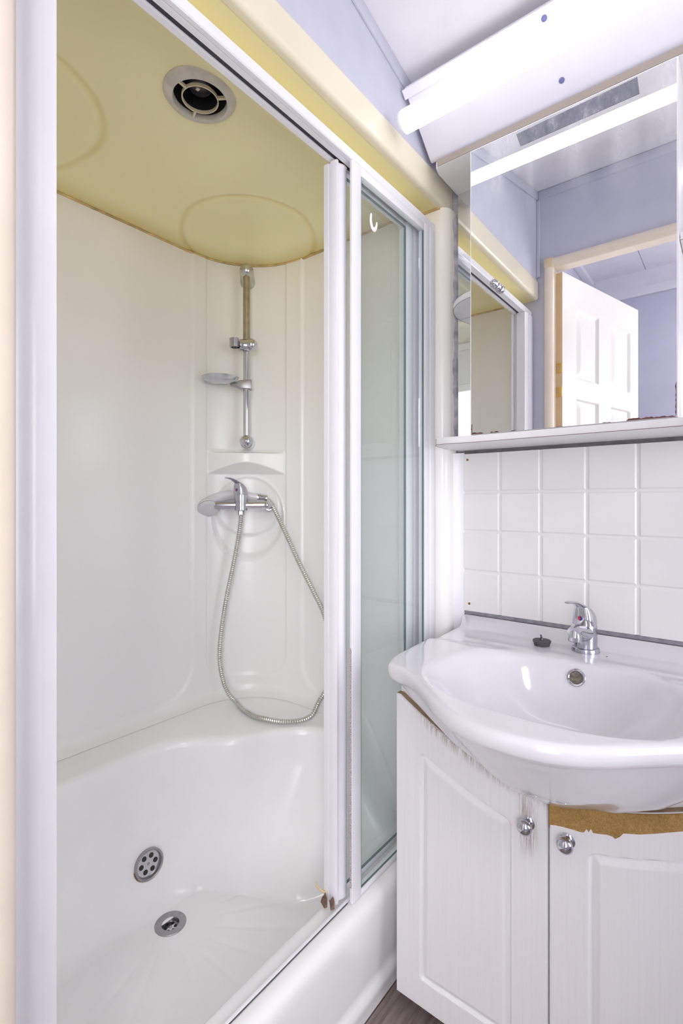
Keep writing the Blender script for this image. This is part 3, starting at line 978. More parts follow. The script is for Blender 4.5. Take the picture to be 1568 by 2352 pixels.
# leftover white U-shaped hook mark on the glass
mb = MB()
hk = crom([(0, 0.886, 0.622), (0, 0.884, 0.607), (0, 0.889, 0.594), (0, 0.897, 0.592), (0, 0.904, 0.600), (0, 0.907, 0.612)], 6)
rr = [0.0022 + 0.0028 * sin(PI * min(1, k / (len(hk) - 1) * 0.95 + 0.05)) for k in range(len(hk))]
mb.tube([(-0.6242, p.y, p.z) for p in hk], rr, 10)
mb.v = [(-0.6243 + (x + 0.6242) * 0.35 + 0.0006, y, z) for x, y, z in mb.v]
hm = mb.build('hook_residue', M['hook'], scr)
hm['label'] = 'white U-shaped hook residue on the glass'

# sliding leaf, pushed fully open behind the fixed screen
sd = thing('sliding_shower_door', 'white framed sliding shower door pushed open behind the fixed screen', 'shower door', (-0.655, 0.95, -0.82))
lead = [(-0.673, 0.786), (-0.6625, 0.786), (-0.661, 0.789), (-0.657, 0.789), (-0.6555, 0.786), (-0.646, 0.786), (-0.6405, 0.7885), (-0.6408, 0.793), (-0.6445, 0.797), (-0.6440, 0.801), (-0.6412, 0.808), (-0.640, 0.814), (-0.6412, 0.821), (-0.645, 0.8265), (-0.650, 0.828), (-0.673, 0.828)]
ls = upright(lead, -0.8195, RB - 0.003, 'leading_stile', sd)
cutc = MB().tube([(x, y, RB - 0.0028) for x, y in lead[4:15]], 0.0009, 6).build('cut_edge', M['cream'], ls)
cutc['label'] = 'cream cut edge'
trail = [(-0.668, 1.070), (-0.647, 1.070), (-0.645, 1.074), (-0.645, 1.096), (-0.647, 1.100), (-0.668, 1.100)]
upright(trail, -0.8195, RB - 0.003, 'trailing_stile', sd)
MB().box(-0.664, -0.648, 0.8285, 1.0695, 0.682, RB - 0.004).build('top_bar', M['pvc'], sd, bevel=0.001)
MB().box(-0.664, -0.648, 0.8285, 1.0695, -0.8195, -0.806).build('bottom_bar', M['pvc'], sd, bevel=0.001)
MB().box(-0.658, -0.654, 0.826, 1.072, -0.808, 0.684).build('glass_pane', M['glass'], sd, smooth=False)
gk = MB().box(-0.6535, -0.6485, 1.0675, 1.0695, -0.804, 0.680).box(-0.6535, -0.6485, 0.8285, 1.0675, -0.8055, -0.8042).box(-0.6535, -0.6485, 0.8285, 1.0675, 0.6800, 0.6815).build('gasket', M['glass_edge'], sd, smooth=False)
gk['label'] = 'dark gasket'
# broken bottom guide
mb = MB()
mb.add([(-0.650, 0.778, -0.820), (-0.642, 0.770, -0.820), (-0.638, 0.778, -0.820), (-0.648, 0.787, -0.820), (-0.649, 0.774, -0.806), (-0.643, 0.774, -0.803), (-0.641, 0.781, -0.808), (-0.648, 0.785, -0.804)],
       [(0, 3, 2, 1), (4, 5, 6, 7), (0, 1, 5, 4), (1, 2, 6, 5), (2, 3, 7, 6), (3, 0, 4, 7)])
mb.add([(-0.672, 0.774, -0.820), (-0.655, 0.766, -0.820), (-0.652, 0.772, -0.820), (-0.668, 0.784, -0.820), (-0.668, 0.774, -0.809), (-0.655, 0.768, -0.800), (-0.653, 0.773, -0.806), (-0.666, 0.782, -0.803)],
       [(0, 3, 2, 1), (4, 5, 6, 7), (0, 1, 5, 4), (1, 2, 6, 5), (2, 3, 7, 6), (3, 0, 4, 7)])
bg = mb.build('broken_guide', M['debris'], sd, smooth=False)
bg['label'] = 'broken brown guide shards'
pl = MB().tube([(-0.668, 0.786, -0.806), (-0.674, 0.778, -0.800), (-0.681, 0.772, -0.790), (-0.684, 0.770, -0.781)], [0.003, 0.0026, 0.002, 0.0008], 8).build('peeling_seal', M['cream_aged'], sd)
pl['label'] = 'curled amber seal end'

# ------------------------------------------------------------------ fittings in the corner; local frame (t along wall, n out of wall, z)
W0 = Vector((FX + RC - RC * cos(PI / 4), fy1 + RC * sin(PI / 4), 0))
nv = Vector((cos(PI / 4), -sin(PI / 4), 0)); tv = Vector((cos(PI / 4), sin(PI / 4), 0))


def Q(t, n, z): return W0 + tv * t + nv * n + Vector((0, 0, z))


rr_ = thing('shower_riser_rail', 'chrome shower riser rail with slider and soap dish on the corner panel', 'shower rail', Q(0, 0.0, 0.17))
tR = -0.006
top, bot = Q(tR, 0.055, 0.722), Q(tR, 0.055, 0.192)
dirv = (bot - top).normalized()
MB().lathe([(0.0108, 0), (0.0108, 0.21), (0.0108, 0.222)], top, dirv, 24).build('rail', plain('tarnished_chrome', (0.43, 0.385, 0.27), 0.38, 1.0, var=0.15, nscale=40), rr_)['label'] = 'tarnished upper rail'
MB().lathe([(0.0103, 0.222), (0.0103, 0.525)], top, dirv, 24).build('rail', M['chrome'], rr_)
# top bracket: rounded arm to the wall
a_ = [Q(tR, 0.055 + 0.016 * cos(rad(k)), 0.722) for k in (0,)]
mt_br = plain('dull_chrome', (0.55, 0.54, 0.50), 0.22, 1.0, var=0.1, nscale=50)
MB().lathe([(0.0, -0.022), (0.010, -0.0205), (0.0175, -0.014), (0.0215, -0.003), (0.0215, 0.01), (0.0215, 0.030), (0.0235, 0.046), (0.024, 0.0555)], Q(tR, 0.055, 0.716), -nv + Vector((0, 0, -0.25)), 28).build('bracket', mt_br, rr_)
MB().lathe([(0.0, -0.022), (0.010, -0.0205), (0.0175, -0.014), (0.0215, -0.003), (0.0215, 0.01), (0.0215, 0.030), (0.0235, 0.046), (0.024, 0.0525)], Q(tR, 0.055, 0.186), -nv, 28).build('bracket', M['chrome'], rr_)
# slider with handset clamp
sl_ = MB().lathe([(0.0, -0.020), (0.009, -0.019), (0.0145, -0.015), (0.0178, -0.006), (0.0183, 0.004), (0.016, 0.012), (0.011, 0.018)], Q(tR + 0.016, 0.066, 0.484), nv * -1, 28).build('slider_knob', M['chrome'], rr_)
b1 = Q(tR, 0.055, 0.482)
slm = MB().tube([b1 + tv * 0.012 + nv * 0.002, b1 + nv * 0.008, b1 - tv * 0.022 + nv * 0.014], [0.0165, 0.0195, 0.0175], 20).build('slider', M['chrome'], rr_)
c0 = b1 - tv * 0.0335 + nv * 0.016 + Vector((0, 0, 0.004))
ringp = []
for k in range(0, 28):
    a = rad(40 + 280 * k / 27)
    ringp.append(c0 + (tv * -cos(a + PI) + nv * sin(a)) * 0.0140)
mb = MB()
ax = Vector((0, 0, 1))
rings_ = []
for p in ringp:
    out = (p - c0).normalized()
    rings_.append([p - ax * 0.013 + out * -0.002, p - ax * 0.013 + out * 0.002, p + ax * 0.013 + out * 0.003, p + ax * 0.013 + out * -0.001])
mb.loft(rings_)
mb.build('handset_clamp', M['chrome_worn'], rr_)
# soap dish
dc = Q(tR - 0.078, 0.075, 0.372)
dish = MB()
prof = [(0.0, -0.010), (0.030, -0.010), (0.046, -0.004), (0.054, 0.006), (0.0555, 0.0075), (0.0535, 0.0085), (0.045, 0.0), (0.030, -0.005), (0.0, -0.005)]
dish.lathe(prof, (0, 0, 0), (0, 0, 1), 40, False, False)
dish.v = [tuple(dc + tv * (x * 1.02) + nv * (y * 0.85) + Vector((0, 0, z))) for x, y, z in dish.v]
ds = dish.build('soap_dish', plain('clear_grey_dish_plastic', (0.60, 0.61, 0.64), 0.15, 0.6, var=0.1, nscale=30), rr_)
q0 = Q(tR, 0.055, 0.362)
mb = MB()
for dz, s_ in ((-0.0155, 1), (0.0155, 1)): pass
ringsq = []
for u, hh, ww in ((-0.050, 0.004, 0.010), (-0.030, 0.007, 0.013), (-0.018, 0.013, 0.015), (0.016, 0.015, 0.016)):
    c = q0 + tv * u
    ringsq.append([c + nv * ww + Vector((0, 0, hh - 0.001)), c + nv * ww - Vector((0, 0, hh)), c - nv * ww - Vector((0, 0, hh)), c - nv * ww + Vector((0, 0, hh - 0.001))])
mb.loft(ringsq)
mb.build('dish_clip', M['steel'], rr_, bevel=0.002)

# mixer
mx_ = thing('shower_mixer', 'chrome single-lever shower mixer on the round panel below the riser rail', 'mixer tap', Q(-0.02, 0.0, -0.03))
cM = Q(-0.022, 0.060, 0)
MB().lathe([(0.0185, -0.029), (0.0200, -0.027), (0.0205, 0.018), (0.0200, 0.0215)], cM, (0, 0, 1), 32).build('body', M['chrome_worn'], mx_)
for sg, ln, mat in ((-1, 0.078, M['chrome_worn']), (1, 0.080, M['chrome'])):
    st = cM + Vector((0, 0, -0.012)); e_ = st + tv * sg * ln
    tb = crom([st + tv * sg * 0.012, st + tv * sg * (ln - 0.018), e_ - nv * 0.003, e_ - nv * 0.020 + tv * sg * 0.004, e_ - nv * 0.036 + tv * sg * 0.005 - Vector((0, 0, 0.004))], 6)
    arm = MB().tube(tb, [0.0125] * len(tb), 20).build('inlet', mat, mx_)
    MB().lathe([(0.0125, -0.004), (0.017, 0.0), (0.0185, 0.004), (0.0175, 0.012), (0.014, 0.024)], tb[-1] + nv * 0.006, -nv, 24).build('escutcheon', mat, arm)
MB().lathe([(0.0095, 0.0), (0.0100, -0.004), (0.0100, -0.012), (0.0085, -0.014)], cM + Vector((0, 0, -0.029)), (0, 0, 1), 6).build('outlet_nut', M['chrome_worn'], mx_, smooth=False)
# lever: boxy front, round back dome, handle rising to the upper left


def lever(cM, scale, left, out, z0, mat, par):
    """left/out: horizontal unit vectors (towards the handle, out of the wall)"""
    rings = []
    side = Vector((-left.y, left.x, 0))
    prof = [(0.00, -0.0205, 0.0195, 0.0195), (0.008, -0.0212, 0.0198, 0.0193), (0.015, -0.0212, 0.0180, 0.0185), (0.021, -0.0210, 0.0140, 0.0172), (0.027, -0.0208, 0.0070, 0.0155), (0.032, -0.0205, -0.0010, 0.0130), (0.0355, -0.0200, -0.0080, 0.0100)]
    n = 28
    for h, lf, rt, wd in prof:
        r = []
        for k in range(n):
            a = 2 * PI * k / n
            c, s_ = cos(a), sin(a)
            ex = 0.55 if c > 0 else 0.95
            uu = (abs(c) ** ex) * (1 if c > 0 else -1)
            vv = (abs(s_) ** (0.6 if c > 0 else 0.95)) * (1 if s_ > 0 else -1)
            du = (-lf - rt) / 2 + uu * (-lf + rt) / 2
            r.append(cM + (left * du + side * (vv * wd)) * scale + Vector((0, 0, z0 + h * scale)))
        rings.append(r)
    lv = MB().loft(rings).build('lever', mat, par, ang=50)
    hp = [(0.006, 0.0300, 0.012, 0.0050), (0.016, 0.0345, 0.0112, 0.0044), (0.028, 0.0400, 0.0100, 0.0036), (0.040, 0.0446, 0.0090, 0.0028), (0.052, 0.0472, 0.0084, 0.0024), (0.062, 0.0478, 0.0076, 0.0020), (0.067, 0.0476, 0.0055, 0.0016)]
    rings = []
    for d_, h, wd, th in hp:
        r = []
        for k in range(16):
            a = 2 * PI * k / 16
            r.append(cM + (left * d_ + side * (cos(a) * wd)) * scale + Vector((0, 0, z0 + (h + sin(a) * th) * scale)))
        rings.append(r)
    MB().loft(rings).build('handle', mat, lv)
    # red / blue dot
    dc_ = cM + left * 0.0208 * scale + Vector((0, 0, z0 + 0.013 * scale))
    for sg, mm in ((-1, M['red']), (1, M['blue'])):
        pts = [dc_ + side * (sg * 0.0044 * scale * sin(rad(a))) + Vector((0, 0, 0.0044 * scale * cos(rad(a)))) for a in range(0, 181, 20)]
        n_ = len(pts)
        MB().add([p + left * 0.0008 for p in pts] + [p - left * 0.001 for p in pts], [tuple(range(n_)), tuple(range(2 * n_ - 1, n_ - 1, -1))] + [(i, (i + 1) % n_, n_ + (i + 1) % n_, n_ + i) for i in range(n_)]).build('temperature_dot', mm, lv, smooth=False)['label'] = 'red dot half' if sg < 0 else 'blue dot half'
    return lv


lever(cM, 1.0, (nv * 0.80 - tv * 0.60).normalized(), nv, 0.0222, M['chrome_worn'], mx_)

# handset resting behind the mixer
hs = thing('shower_handset', 'pale grey hand shower tucked behind the mixer', 'shower head', Q(-0.11, 0.03, -0.02))
hp = crom([Q(0.030, 0.026, 0.012), Q(-0.010, 0.026, 0.018), Q(-0.050, 0.028, 0.021), Q(-0.085, 0.033, 0.015), Q(-0.108, 0.041, 0.003), Q(-0.121, 0.046, -0.010)], 8)
rad_h = [0.0120 + 0.003 * sstep(0, 30, i) + 0.007 * sstep(24, 38, i) for i in range(len(hp))]
MB().tube(hp, rad_h, 22).build('handle', M['handset'], hs)
hd_c = Q(-0.124, 0.050, -0.018)
hax = (Vector((0, 0, -0.70)) + nv * 0.66 - tv * -0.22).normalized()
MB().lathe([(0.0, -0.024), (0.012, -0.0235), (0.022, -0.019), (0.029, -0.010), (0.032, -0.001), (0.032, 0.002)], hd_c, hax, 36).build('head', M['handset'], hs)
ft = MB().lathe([(0.0312, 0.0022), (0.0312, 0.0035)], hd_c, hax, 36).build('seam', M['rubber'], hs)
MB().lathe([(0.032, 0.0036), (0.032, 0.011), (0.030, 0.0145), (0.022, 0.0165), (0.0, 0.017)], hd_c, hax, 36).build('spray_face', M['nozzle'], hs)
MB().lathe([(0.0125, 0), (0.0125, 0.008), (0.0110, 0.014), (0.0105, 0.030)], Q(0.026, 0.026, 0.0125), tv + Vector((0, 0, -0.10)), 28).build('cone_nut', M['chrome'], hs)

# metal hose
hose = thing('shower_hose', 'ribbed metal shower hose looping from the mixer down to the tray ledge', 'hose', Q(0.1, 0.2, -0.615))
path = [Q(-0.022, 0.060, -0.042), Q(-0.0235, 0.060, -0.062), Q(-0.029, 0.060, -0.106), Q(-0.046, 0.062, -0.20), Q(-0.065, 0.065, -0.293),
        Q(-0.081, 0.068, -0.400), Q(-0.086, 0.070, -0.480), Q(-0.075, 0.074, -0.546), Q(-0.057, 0.083, -0.585), Q(-0.030, 0.108, -0.6045),
        Vector((-1.112, 0.9600, -0.6085)), Vector((-1.052, 0.957, -0.6085)), Vector((-0.976, 0.986, -0.6085)), Vector((-0.941, 1.040, -0.603)),
        Q(0.211, 0.202, -0.573), Q(0.236, 0.206, -0.530), Q(0.247, 0.204, -0.475), Q(0.245, 0.190, -0.415), Q(0.228, 0.155, -0.335), Q(0.199, 0.124, -0.274), Q(0.161, 0.091, -0.199),
        Q(0.121, 0.065, -0.113), Q(0.094, 0.050, -0.055), Q(0.074, 0.036, -0.016), Q(0.060, 0.028, 0.002), Q(0.050, 0.026, 0.0075)]
pp = crom(path, 60)
# resample evenly, then rib the radius
L = [0]
for i in range(1, len(pp)): L.append(L[-1] + (pp[i] - pp[i - 1]).length)
step = 0.0016
ev = []
j = 0
for k in range(int(L[-1] / step)):
    s_ = k * step
    while L[j + 1] < s_: j += 1
    ev.append(pp[j].lerp(pp[j + 1], (s_ - L[j]) / max(1e-9, L[j + 1] - L[j])))
rads = [0.0069 + (0.0008 if (k % 4) in (0, 1) else -0.0007) for k in range(len(ev))]
mb = MB()
mb.tube(ev, rads, 12)
nface = 12
for fi in range(len(mb.f)):
    if fi < (len(ev) - 1) * nface and ((fi // nface) % 4) in (2,): mb.mi[fi] = 1
mb.build('ribbed_sleeve', [plain('hose_metal', (0.66, 0.65, 0.62), 0.25, 1.0, var=0.06), plain('hose_groove', (0.40, 0.385, 0.35), 0.5, 0.3)], hose, ang=80)

# ------------------------------------------------------------------ tile-effect splashback panel
tp_ = thing('tile_panel', 'white square tile-effect splashback panel between basin and mirror shelf', 'wall panel', (-0.25, WB - 0.006, -0.282))
tx0, tx1, tz0, tz1 = -0.5635, 0.25, -0.282, 0.122
gx = [tx0, -0.466, -0.368, -0.268, -0.169, -0.070, 0.029, 0.128, 0.227, tx1]
gz = [tz0, -0.179, -0.077, 0.0235, tz1]
mb = MB().box(tx0, tx1, WB - 0.0045, WB - 0.0002, tz0, tz1)
yb, yt = WB - 0.0044, WB - 0.0072
for i in range(len(gx) - 1):
    for j in range(len(gz) - 1):
        a0 = gx[i] + (0.0022 if i > 0 else 0.0); a1 = gx[i + 1] - (0.0022 if i < len(gx) - 2 else 0)
        c0_ = gz[j] + (0.0022 if j > 0 else 0.0); c1_ = gz[j + 1] - (0.0022 if j < len(gz) - 2 else 0)
        e = 0.0035
        ex0 = e if i > 0 else 0; ex1 = e if i < len(gx) - 2 else 0; ez0 = e if j > 0 else 0; ez1 = e if j < len(gz) - 2 else 0
        vs = [(a0, yb, c0_), (a1, yb, c0_), (a1, yb, c1_), (a0, yb, c1_), (a0 + ex0, yt, c0_ + ez0), (a1 - ex1, yt, c0_ + ez0), (a1 - ex1, yt, c1_ - ez1), (a0 + ex0, yt, c1_ - ez1)]
        mb.add(vs, [(4, 5, 6, 7), (0, 1, 5, 4), (1, 2, 6, 5), (2, 3, 7, 6), (3, 0, 4, 7)])
mb.build('tiled_sheet', M['tile'], tp_, smooth=False)
for x, z in ((-0.551, 0.107), (-0.546, -0.263)):
    s1 = MB().lathe([(0.0034, 0), (0.0034, 0.0008), (0.0022, 0.0010)], (x, yt, z), (0, -1, 0), 16).build('screw', M['brass'], tp_)
    MB().lathe([(0.0018, 0), (0.0018, 0.0003)], (x, yt - 0.0010, z), (0, -1, 0), 10).build('screw_recess', M['dark'], s1)
struct(MB().box(-0.5595, 0.25, WB - 0.0040, WB - 0.0001, -0.292, -0.2825), 'trim_7', M['sealant'], 'grey mastic strip between the basin and the tile panel', 'trim', bevel=0.0008)
struct(MB().box(-0.5605, 0.25, WB - 0.0040, WB - 0.0001, 0.1225, 0.1310), 'trim_8', M['sealant_shaded'], 'grey strip darkened with the shade under the mirror shelf', 'trim', smooth=False)

# ------------------------------------------------------------------ mirror cabinet
MY = 1.05                                   # mirror face
cab = thing('mirror_cabinet', 'white mirrored bathroom cabinet with side shelves above the basin', 'mirror cabinet', (-0.2775, 1.2, 0.131))
CX = -0.2775
CL, CR = -0.470, -0.085
UL, UR = -0.575, 2 * CX + 0.575


def board_plan(z0, z1, frac):
    """board with rounded front corners"""
    pts = [(UL, WB - 0.001), (UL, 1.15), (UL + 0.002, 1.10), (UL + 0.010, 1.065), (UL + 0.024, 1.045), (UL + 0.05, 1.041), (UL + 0.09, 1.046), (CL, MY - 0.0005)]
    pts += [(2 * CX - x, y) for x, y in pts[::-1]]
    return pts


bp = board_plan(0, 0, 0)
bs = MB().prism(bp, 'z', 0.131, 0.1465).build('bottom_shelf', M['board'], cab, ang=40, bevel=0.0007)
# thin brown line along the lower edge of the banding
ln = [p for p in bp]
eb = MB()
eb.tube([(x, y - 0.0002, 0.1312) for x, y in ln[1:-1]], 0.0005, 5)
eb.build('edge_line', M['rust'], bs)
tb_ = [(UL, WB - 0.001), (UL, 1.10), (UL + 0.006, 1.0765), (UL + 0.02, 1.0725), (UR - 0.02, 1.0725), (UR - 0.006, 1.0765), (UR, 1.10), (UR, WB - 0.001)]
tb2 = MB().prism(tb_, 'z', 0.795, 0.811).build('top_board', M['board'], cab, ang=40, bevel=0.0005)
eb2 = MB().box(UL + 0.012, UR - 0.012, 1.0708, 1.0724, 0.7955, 0.8105).build('edge_band', M['board_edge'], tb2, smooth=False)
eb2['label'] = 'cream edge banding'
MB().box(CL + 0.001, CR - 0.001, MY + 0.022, WB - 0.018, 0.147, 0.7945).build('carcass', M['board'], cab, bevel=0.0006)
MB().box(UL + 0.002, CL, 1.204, 1.2085, 0.147, 0.7945).build('side_mirror', M['mirror'], cab, smooth=False)
MB().box(CR, UR - 0.002, 1.204, 1.2085, 0.147, 0.7945).build('side_mirror', M['mirror'], cab, smooth=False)
for sg in (-1, 1):                         # quarter-round side shelves
    xb = CL if sg < 0 else CR
    q = [(xb, 1.2035)] + [(xb + sg * 0.1005 * cos(rad(a)), 1.2035 - 0.118 * sin(rad(a))) for a in range(0, 91, 5)]
    sh = MB().prism(q, 'z', 0.471, 0.4855).build('side_shelf', M['board'], cab, ang=40, bevel=0.0005)
    MB().tube([(x, y, 0.4712) for x, y in q[1:]], 0.0005, 5).build('edge_line', M['rust'], sh)
dr = MB().box(CL, CR, MY + 0.0045, MY + 0.0205, 0.1475, 0.778).build('mirror_door', M['board'], cab, bevel=0.0006)
MB().box(CL + 0.0012, CR - 0.0012, MY, MY + 0.0043, 0.1485, 0.7772).build('mirror_glass', M['mirror_door'], dr, smooth=False)
ed = MB().box(CL, CL + 0.0012, MY - 0.0002, MY + 0.0044, 0.148, 0.778).box(CR - 0.0022, CR, MY - 0.0002, MY + 0.0044, 0.148, 0.778).box(CL + 0.0012, CR - 0.0022, MY - 0.0002, MY + 0.0044, 0.7772, 0.7785).build('polished_edge', M['pvc'], dr, smooth=False)
# dull rectangle of old adhesive at the top of the mirror
rz = MB().add([(-0.368, MY - 0.0006, 0.7705), (-0.147, MY - 0.0006, 0.7740), (-0.1435, MY - 0.0006, 0.742), (-0.359, MY - 0.0006, 0.7415)] + [(-0.368, MY - 0.0001, 0.7705), (-0.147, MY - 0.0001, 0.7740), (-0.1435, MY - 0.0001, 0.742), (-0.359, MY - 0.0001, 0.7415)],
              [(0, 1, 2, 3), (7, 6, 5, 4), (0, 4, 5, 1), (1, 5, 6, 2), (2, 6, 7, 3), (3, 7, 4, 0)]).build('adhesive_residue', M['residue'], dr, smooth=False)
rz['label'] = 'dull grey rectangle of old adhesive'


def stain_strip(x0, x1, z, hmax, seed, vertical=False):
    random.seed(seed)
    n = max(6, int(abs(x1 - x0) / 0.004))
    lo, hi = [], []
    for k in range(n + 1):
        x = x0 + (x1 - x0) * k / n
        h = hmax * (0.35 + 0.65 * random.random()) * (1 if 0 < k < n else 0.15)
        if vertical:
            lo.append((z, MY - 0.0004, x)); hi.append((z - h, MY - 0.0004, x))
        else:
            lo.append((x, MY - 0.0004, z)); hi.append((x, MY - 0.0004, z + h))
    vs = lo + hi
    vb = [(a, b_ + 0.0003, c) for a, b_, c in vs]
    m_ = n + 1
    fs = [(k, k + 1, m_ + k + 1, m_ + k) for k in range(n)]
    fs += [(2 * m_ + k, 2 * m_ + m_ + k, 2 * m_ + m_ + k + 1, 2 * m_ + k + 1) for k in range(n)]
    return MB().add(vs + vb, fs)


for x0, x1, h, s_ in ((CL + 0.002, -0.440, 0.0045, 1), (-0.425, -0.405, 0.003, 2), (-0.380, -0.368, 0.002, 3), (-0.29, -0.275, 0.0015, 4), (-0.165, -0.089, 0.0042, 5), (-0.205, -0.190, 0.0015, 6)):
    stain_strip(x0, x1, 0.1486, h, s_).build('corrosion', M['rust'], dr, smooth=False)['label'] = 'brown corroded mirror edge'
stain_strip(0.149, 0.21, CR - 0.0024, 0.0026, 7, True).build('corrosion', M['rust'], dr, smooth=False)['label'] = 'brown corroded mirror edge'
stain_strip(0.149, 0.172, CL + 0.004, 0.0026, 9, True).build('corrosion', M['rust'], dr, smooth=False)['label'] = 'brown corroded mirror edge'
kp = (-0.4085, MY - 0.0002, 0.462)
kb = MB().lathe([(0.0085, 0), (0.0088, 0.003), (0.0070, 0.005), (0.0070, 0.0065), (0.0092, 0.0085), (0.0092, 0.0115), (0.0070, 0.0135), (0.0070, 0.0150), (0.0086, 0.0170), (0.0090, 0.0200), (0.0072, 0.0240), (0.0045, 0.0250), (0.0042, 0.0265), (0.0034, 0.0285), (0.0, 0.0293)], kp, (0, -1, 0), 28).build('knob', M['chrome'], dr, ang=28)
kb['label'] = 'stepped chrome knob'

# ------------------------------------------------------------------ sloping canopy board and strip lamp
can = thing('canopy_board', 'sloping white board behind the strip lamp, above the mirror cabinet', 'panel', (-0.1, 1.04, 0.82))
pt, pb = Vector((0.964, 0.925)), Vector((1.089, 0.8205))
dv = (pb - pt).normalized(); nn = Vector((dv.y, -dv.x))      # pointing down/into the room
if nn.x > 0: nn = -nn
th = 0.012
sec = [pt, pt + dv * 0.002 + nn * 0.0]
sec = [pt - nn * th, pt, pb - dv * 0.012, pb - dv * 0.004 + nn * -0.001, pb - nn * 0.005, pb - nn * th]
XR = WR - 0.001
cb = MB().prism([(p.x, p.y) for p in sec], 'x', -0.588, XR).build('board', M['canopy'], can, ang=40)
lip = [pt + dv * 0.001, pt + nn * 0.004 + dv * 0.001, pt + nn * 0.004 + dv * 0.020, pt + dv * 0.020]
MB().prism([(p.x, p.y) for p in lip], 'x', -0.594, XR).build('top_strip', M['canopy'], can, smooth=False)
for xx, f in ((-0.289, 0.035), (-0.2800, 0.125)):
    p = pt + dv * f + nn * 0.0005
    if f < 0.1: p = pt + dv * 0.018 + nn * 0.0042
    MB().lathe([(0.0052, 0), (0.0052, 0.0012), (0.0035, 0.002)], (xx, p.x, p.y), (0, nn.x, nn.y), 18).build('screw_cap', M['plug_cap'], can)['label'] = 'blue-grey screw cap'
lt = thing('strip_lamp', 'lit white fluorescent strip lamp in front of the sloping board above the mirror', 'lamp', (0.1, 0.917, 0.806))
TA = Vector((0.917, 0.806))                # middle of the flat D-shaped batten, facing down into the room
TX0, TX1 = -0.568, 0.66


def batten(hw, d0, d1, n=18):
    pts = [TA - dv * hw + nn * d0]
    for k in range(n + 1):
        a = PI * k / n
        pts.append(TA - dv * (hw * cos(a)) + nn * (d0 + 0.006 + (d1 - d0 - 0.006) * sin(a) ** 0.8))
    pts.append(TA + dv * hw + nn * d0)
    return [(p.x, p.y) for p in pts]


MB().prism(batten(0.0222, -0.0135, 0.0135), 'x', TX0 + 0.0065, TX1 - 0.0065).build('diffuser', M['tube'], lt, ang=40)
for x0 in (TX0, TX1 - 0.0063):
    MB().prism(batten(0.0228, -0.0140, 0.0141), 'x', x0, x0 + 0.0063).build('end_cap', M['tube_cap'], lt, ang=40, bevel=0.0012)
for xb in (0.06, 0.50):                   # brackets to the board, hidden behind the batten
    sp = TA - nn * 0.0142
    se = pt + dv * ((TA - pt).dot(dv)) + nn * 0.0005
    hw = dv * 0.008
    MB().prism([((sp + hw).x, (sp + hw).y), ((sp - hw).x, (sp - hw).y), ((se - hw).x, (se - hw).y), ((se + hw).x, (se + hw).y)], 'x', xb, xb + 0.03).build('bracket', M['tube_cap'], lt, smooth=False)

# ------------------------------------------------------------------ washbasin
bas = thing('washbasin', 'white ceramic bow-fronted washbasin set on the vanity cabinet', 'washbasin', (-0.25, 0.93, -0.49))
BX = -0.25
half = [(0.0, 0.650), (0.04, 0.6535), (0.08, 0.667), (0.12, 0.694), (0.16, 0.731), (0.20, 0.766), (0.235, 0.788), (0.258, 0.795), (0.275, 0.802), (0.288, 0.821), (0.2975, 0.86), (0.3025, 0.95), (0.307, 1.05), (0.3108, 1.14), (0.313, 1.2155)]
outl = [(BX - a, b_) for a, b_ in half[::-1]] + [(BX + a, b_) for a, b_ in half[1:]]
oc = crom([(a, b_, 0) for a, b_ in outl], 8)
out_poly = [(p.x, p.y) for p in oc]
inn = []
for k in range(120):
    a = 2 * PI * k / 120
    c, s_ = cos(a), sin(a)
    ex = 2 / 2.5
    yy = 0.187 if s_ > 0 else 0.166
    inn.append((BX + 0.215 * abs(c) ** ex * (1 if c > 0 else -1), 0.878 + yy * abs(s_) ** ex * (1 if s_ > 0 else -1)))
BCc = Vector((BX, 0.885))
TCc[0] = BCc
NB = 288
thb = [2 * PI * (i + 0.5) / NB for i in range(NB)]
OR = [poly_ray(out_poly, t) for t in thb]
IR = [poly_ray(inn, t) for t in thb]
rg = []


def bp_(i, r, z): return (BCc.x + r * cos(thb[i]), BCc.y + r * sin(thb[i]), z)


def ytop(i, r):
    """level of the flat top: upstand at the wall, slightly lower tap ledge, rim at the front"""
    y = BCc.y + r * sin(thb[i])
    z = -0.308
    z += -0.009 * sstep(1.0, 1.06, y)
    z += 0.026 * sstep(1.186, 1.206, y)
    return z


def back(i): return max(0, sin(thb[i]))


# from the underside centre outwards and up, over the rim, down into the bowl
for f, z in ((0.0, -0.492), (0.18, -0.488), (0.40, -0.462), (0.60, -0.428), (0.76, -0.391), (0.88, -0.364), (0.92, -0.352)):
    def und(i, f=f, z=z):
        s_ = abs(cos(thb[i]))
        zz = z - 0.012 * s_ * sin(PI * f)
        r = (OR[i] - 0.012) * f
        if sin(thb[i]) > 0: r = min(r, (1.20 - BCc.y) / max(0.05, sin(thb[i])) * f)
        return bp_(i, max(r, 0.004), zz)
    rg.append([und(i) for i in range(NB)])
rg.append([bp_(i, OR[i] * 0.935 - 0.004, -0.3440) for i in range(NB)])
rg.append([bp_(i, OR[i] - 0.0185, -0.3425) for i in range(NB)])
rg.append([bp_(i, OR[i] - 0.0120, -0.3405) for i in range(NB)])
rg.append([bp_(i, OR[i] - 0.0050, -0.3370) for i in range(NB)])
rg.append([bp_(i, OR[i] - 0.0010, -0.3310) for i in range(NB)])
rg.append([bp_(i, OR[i], -0.3245) for i in range(NB)])
for a in (0, 18, 36, 54, 72, 90):
    rg.append([bp_(i, OR[i] - 0.011 * (1 - cos(rad(a))), ytop(i, OR[i]) - 0.011 * (1 - sin(rad(a))) - 0.0010 * (90 - a) / 90) for i in range(NB)])
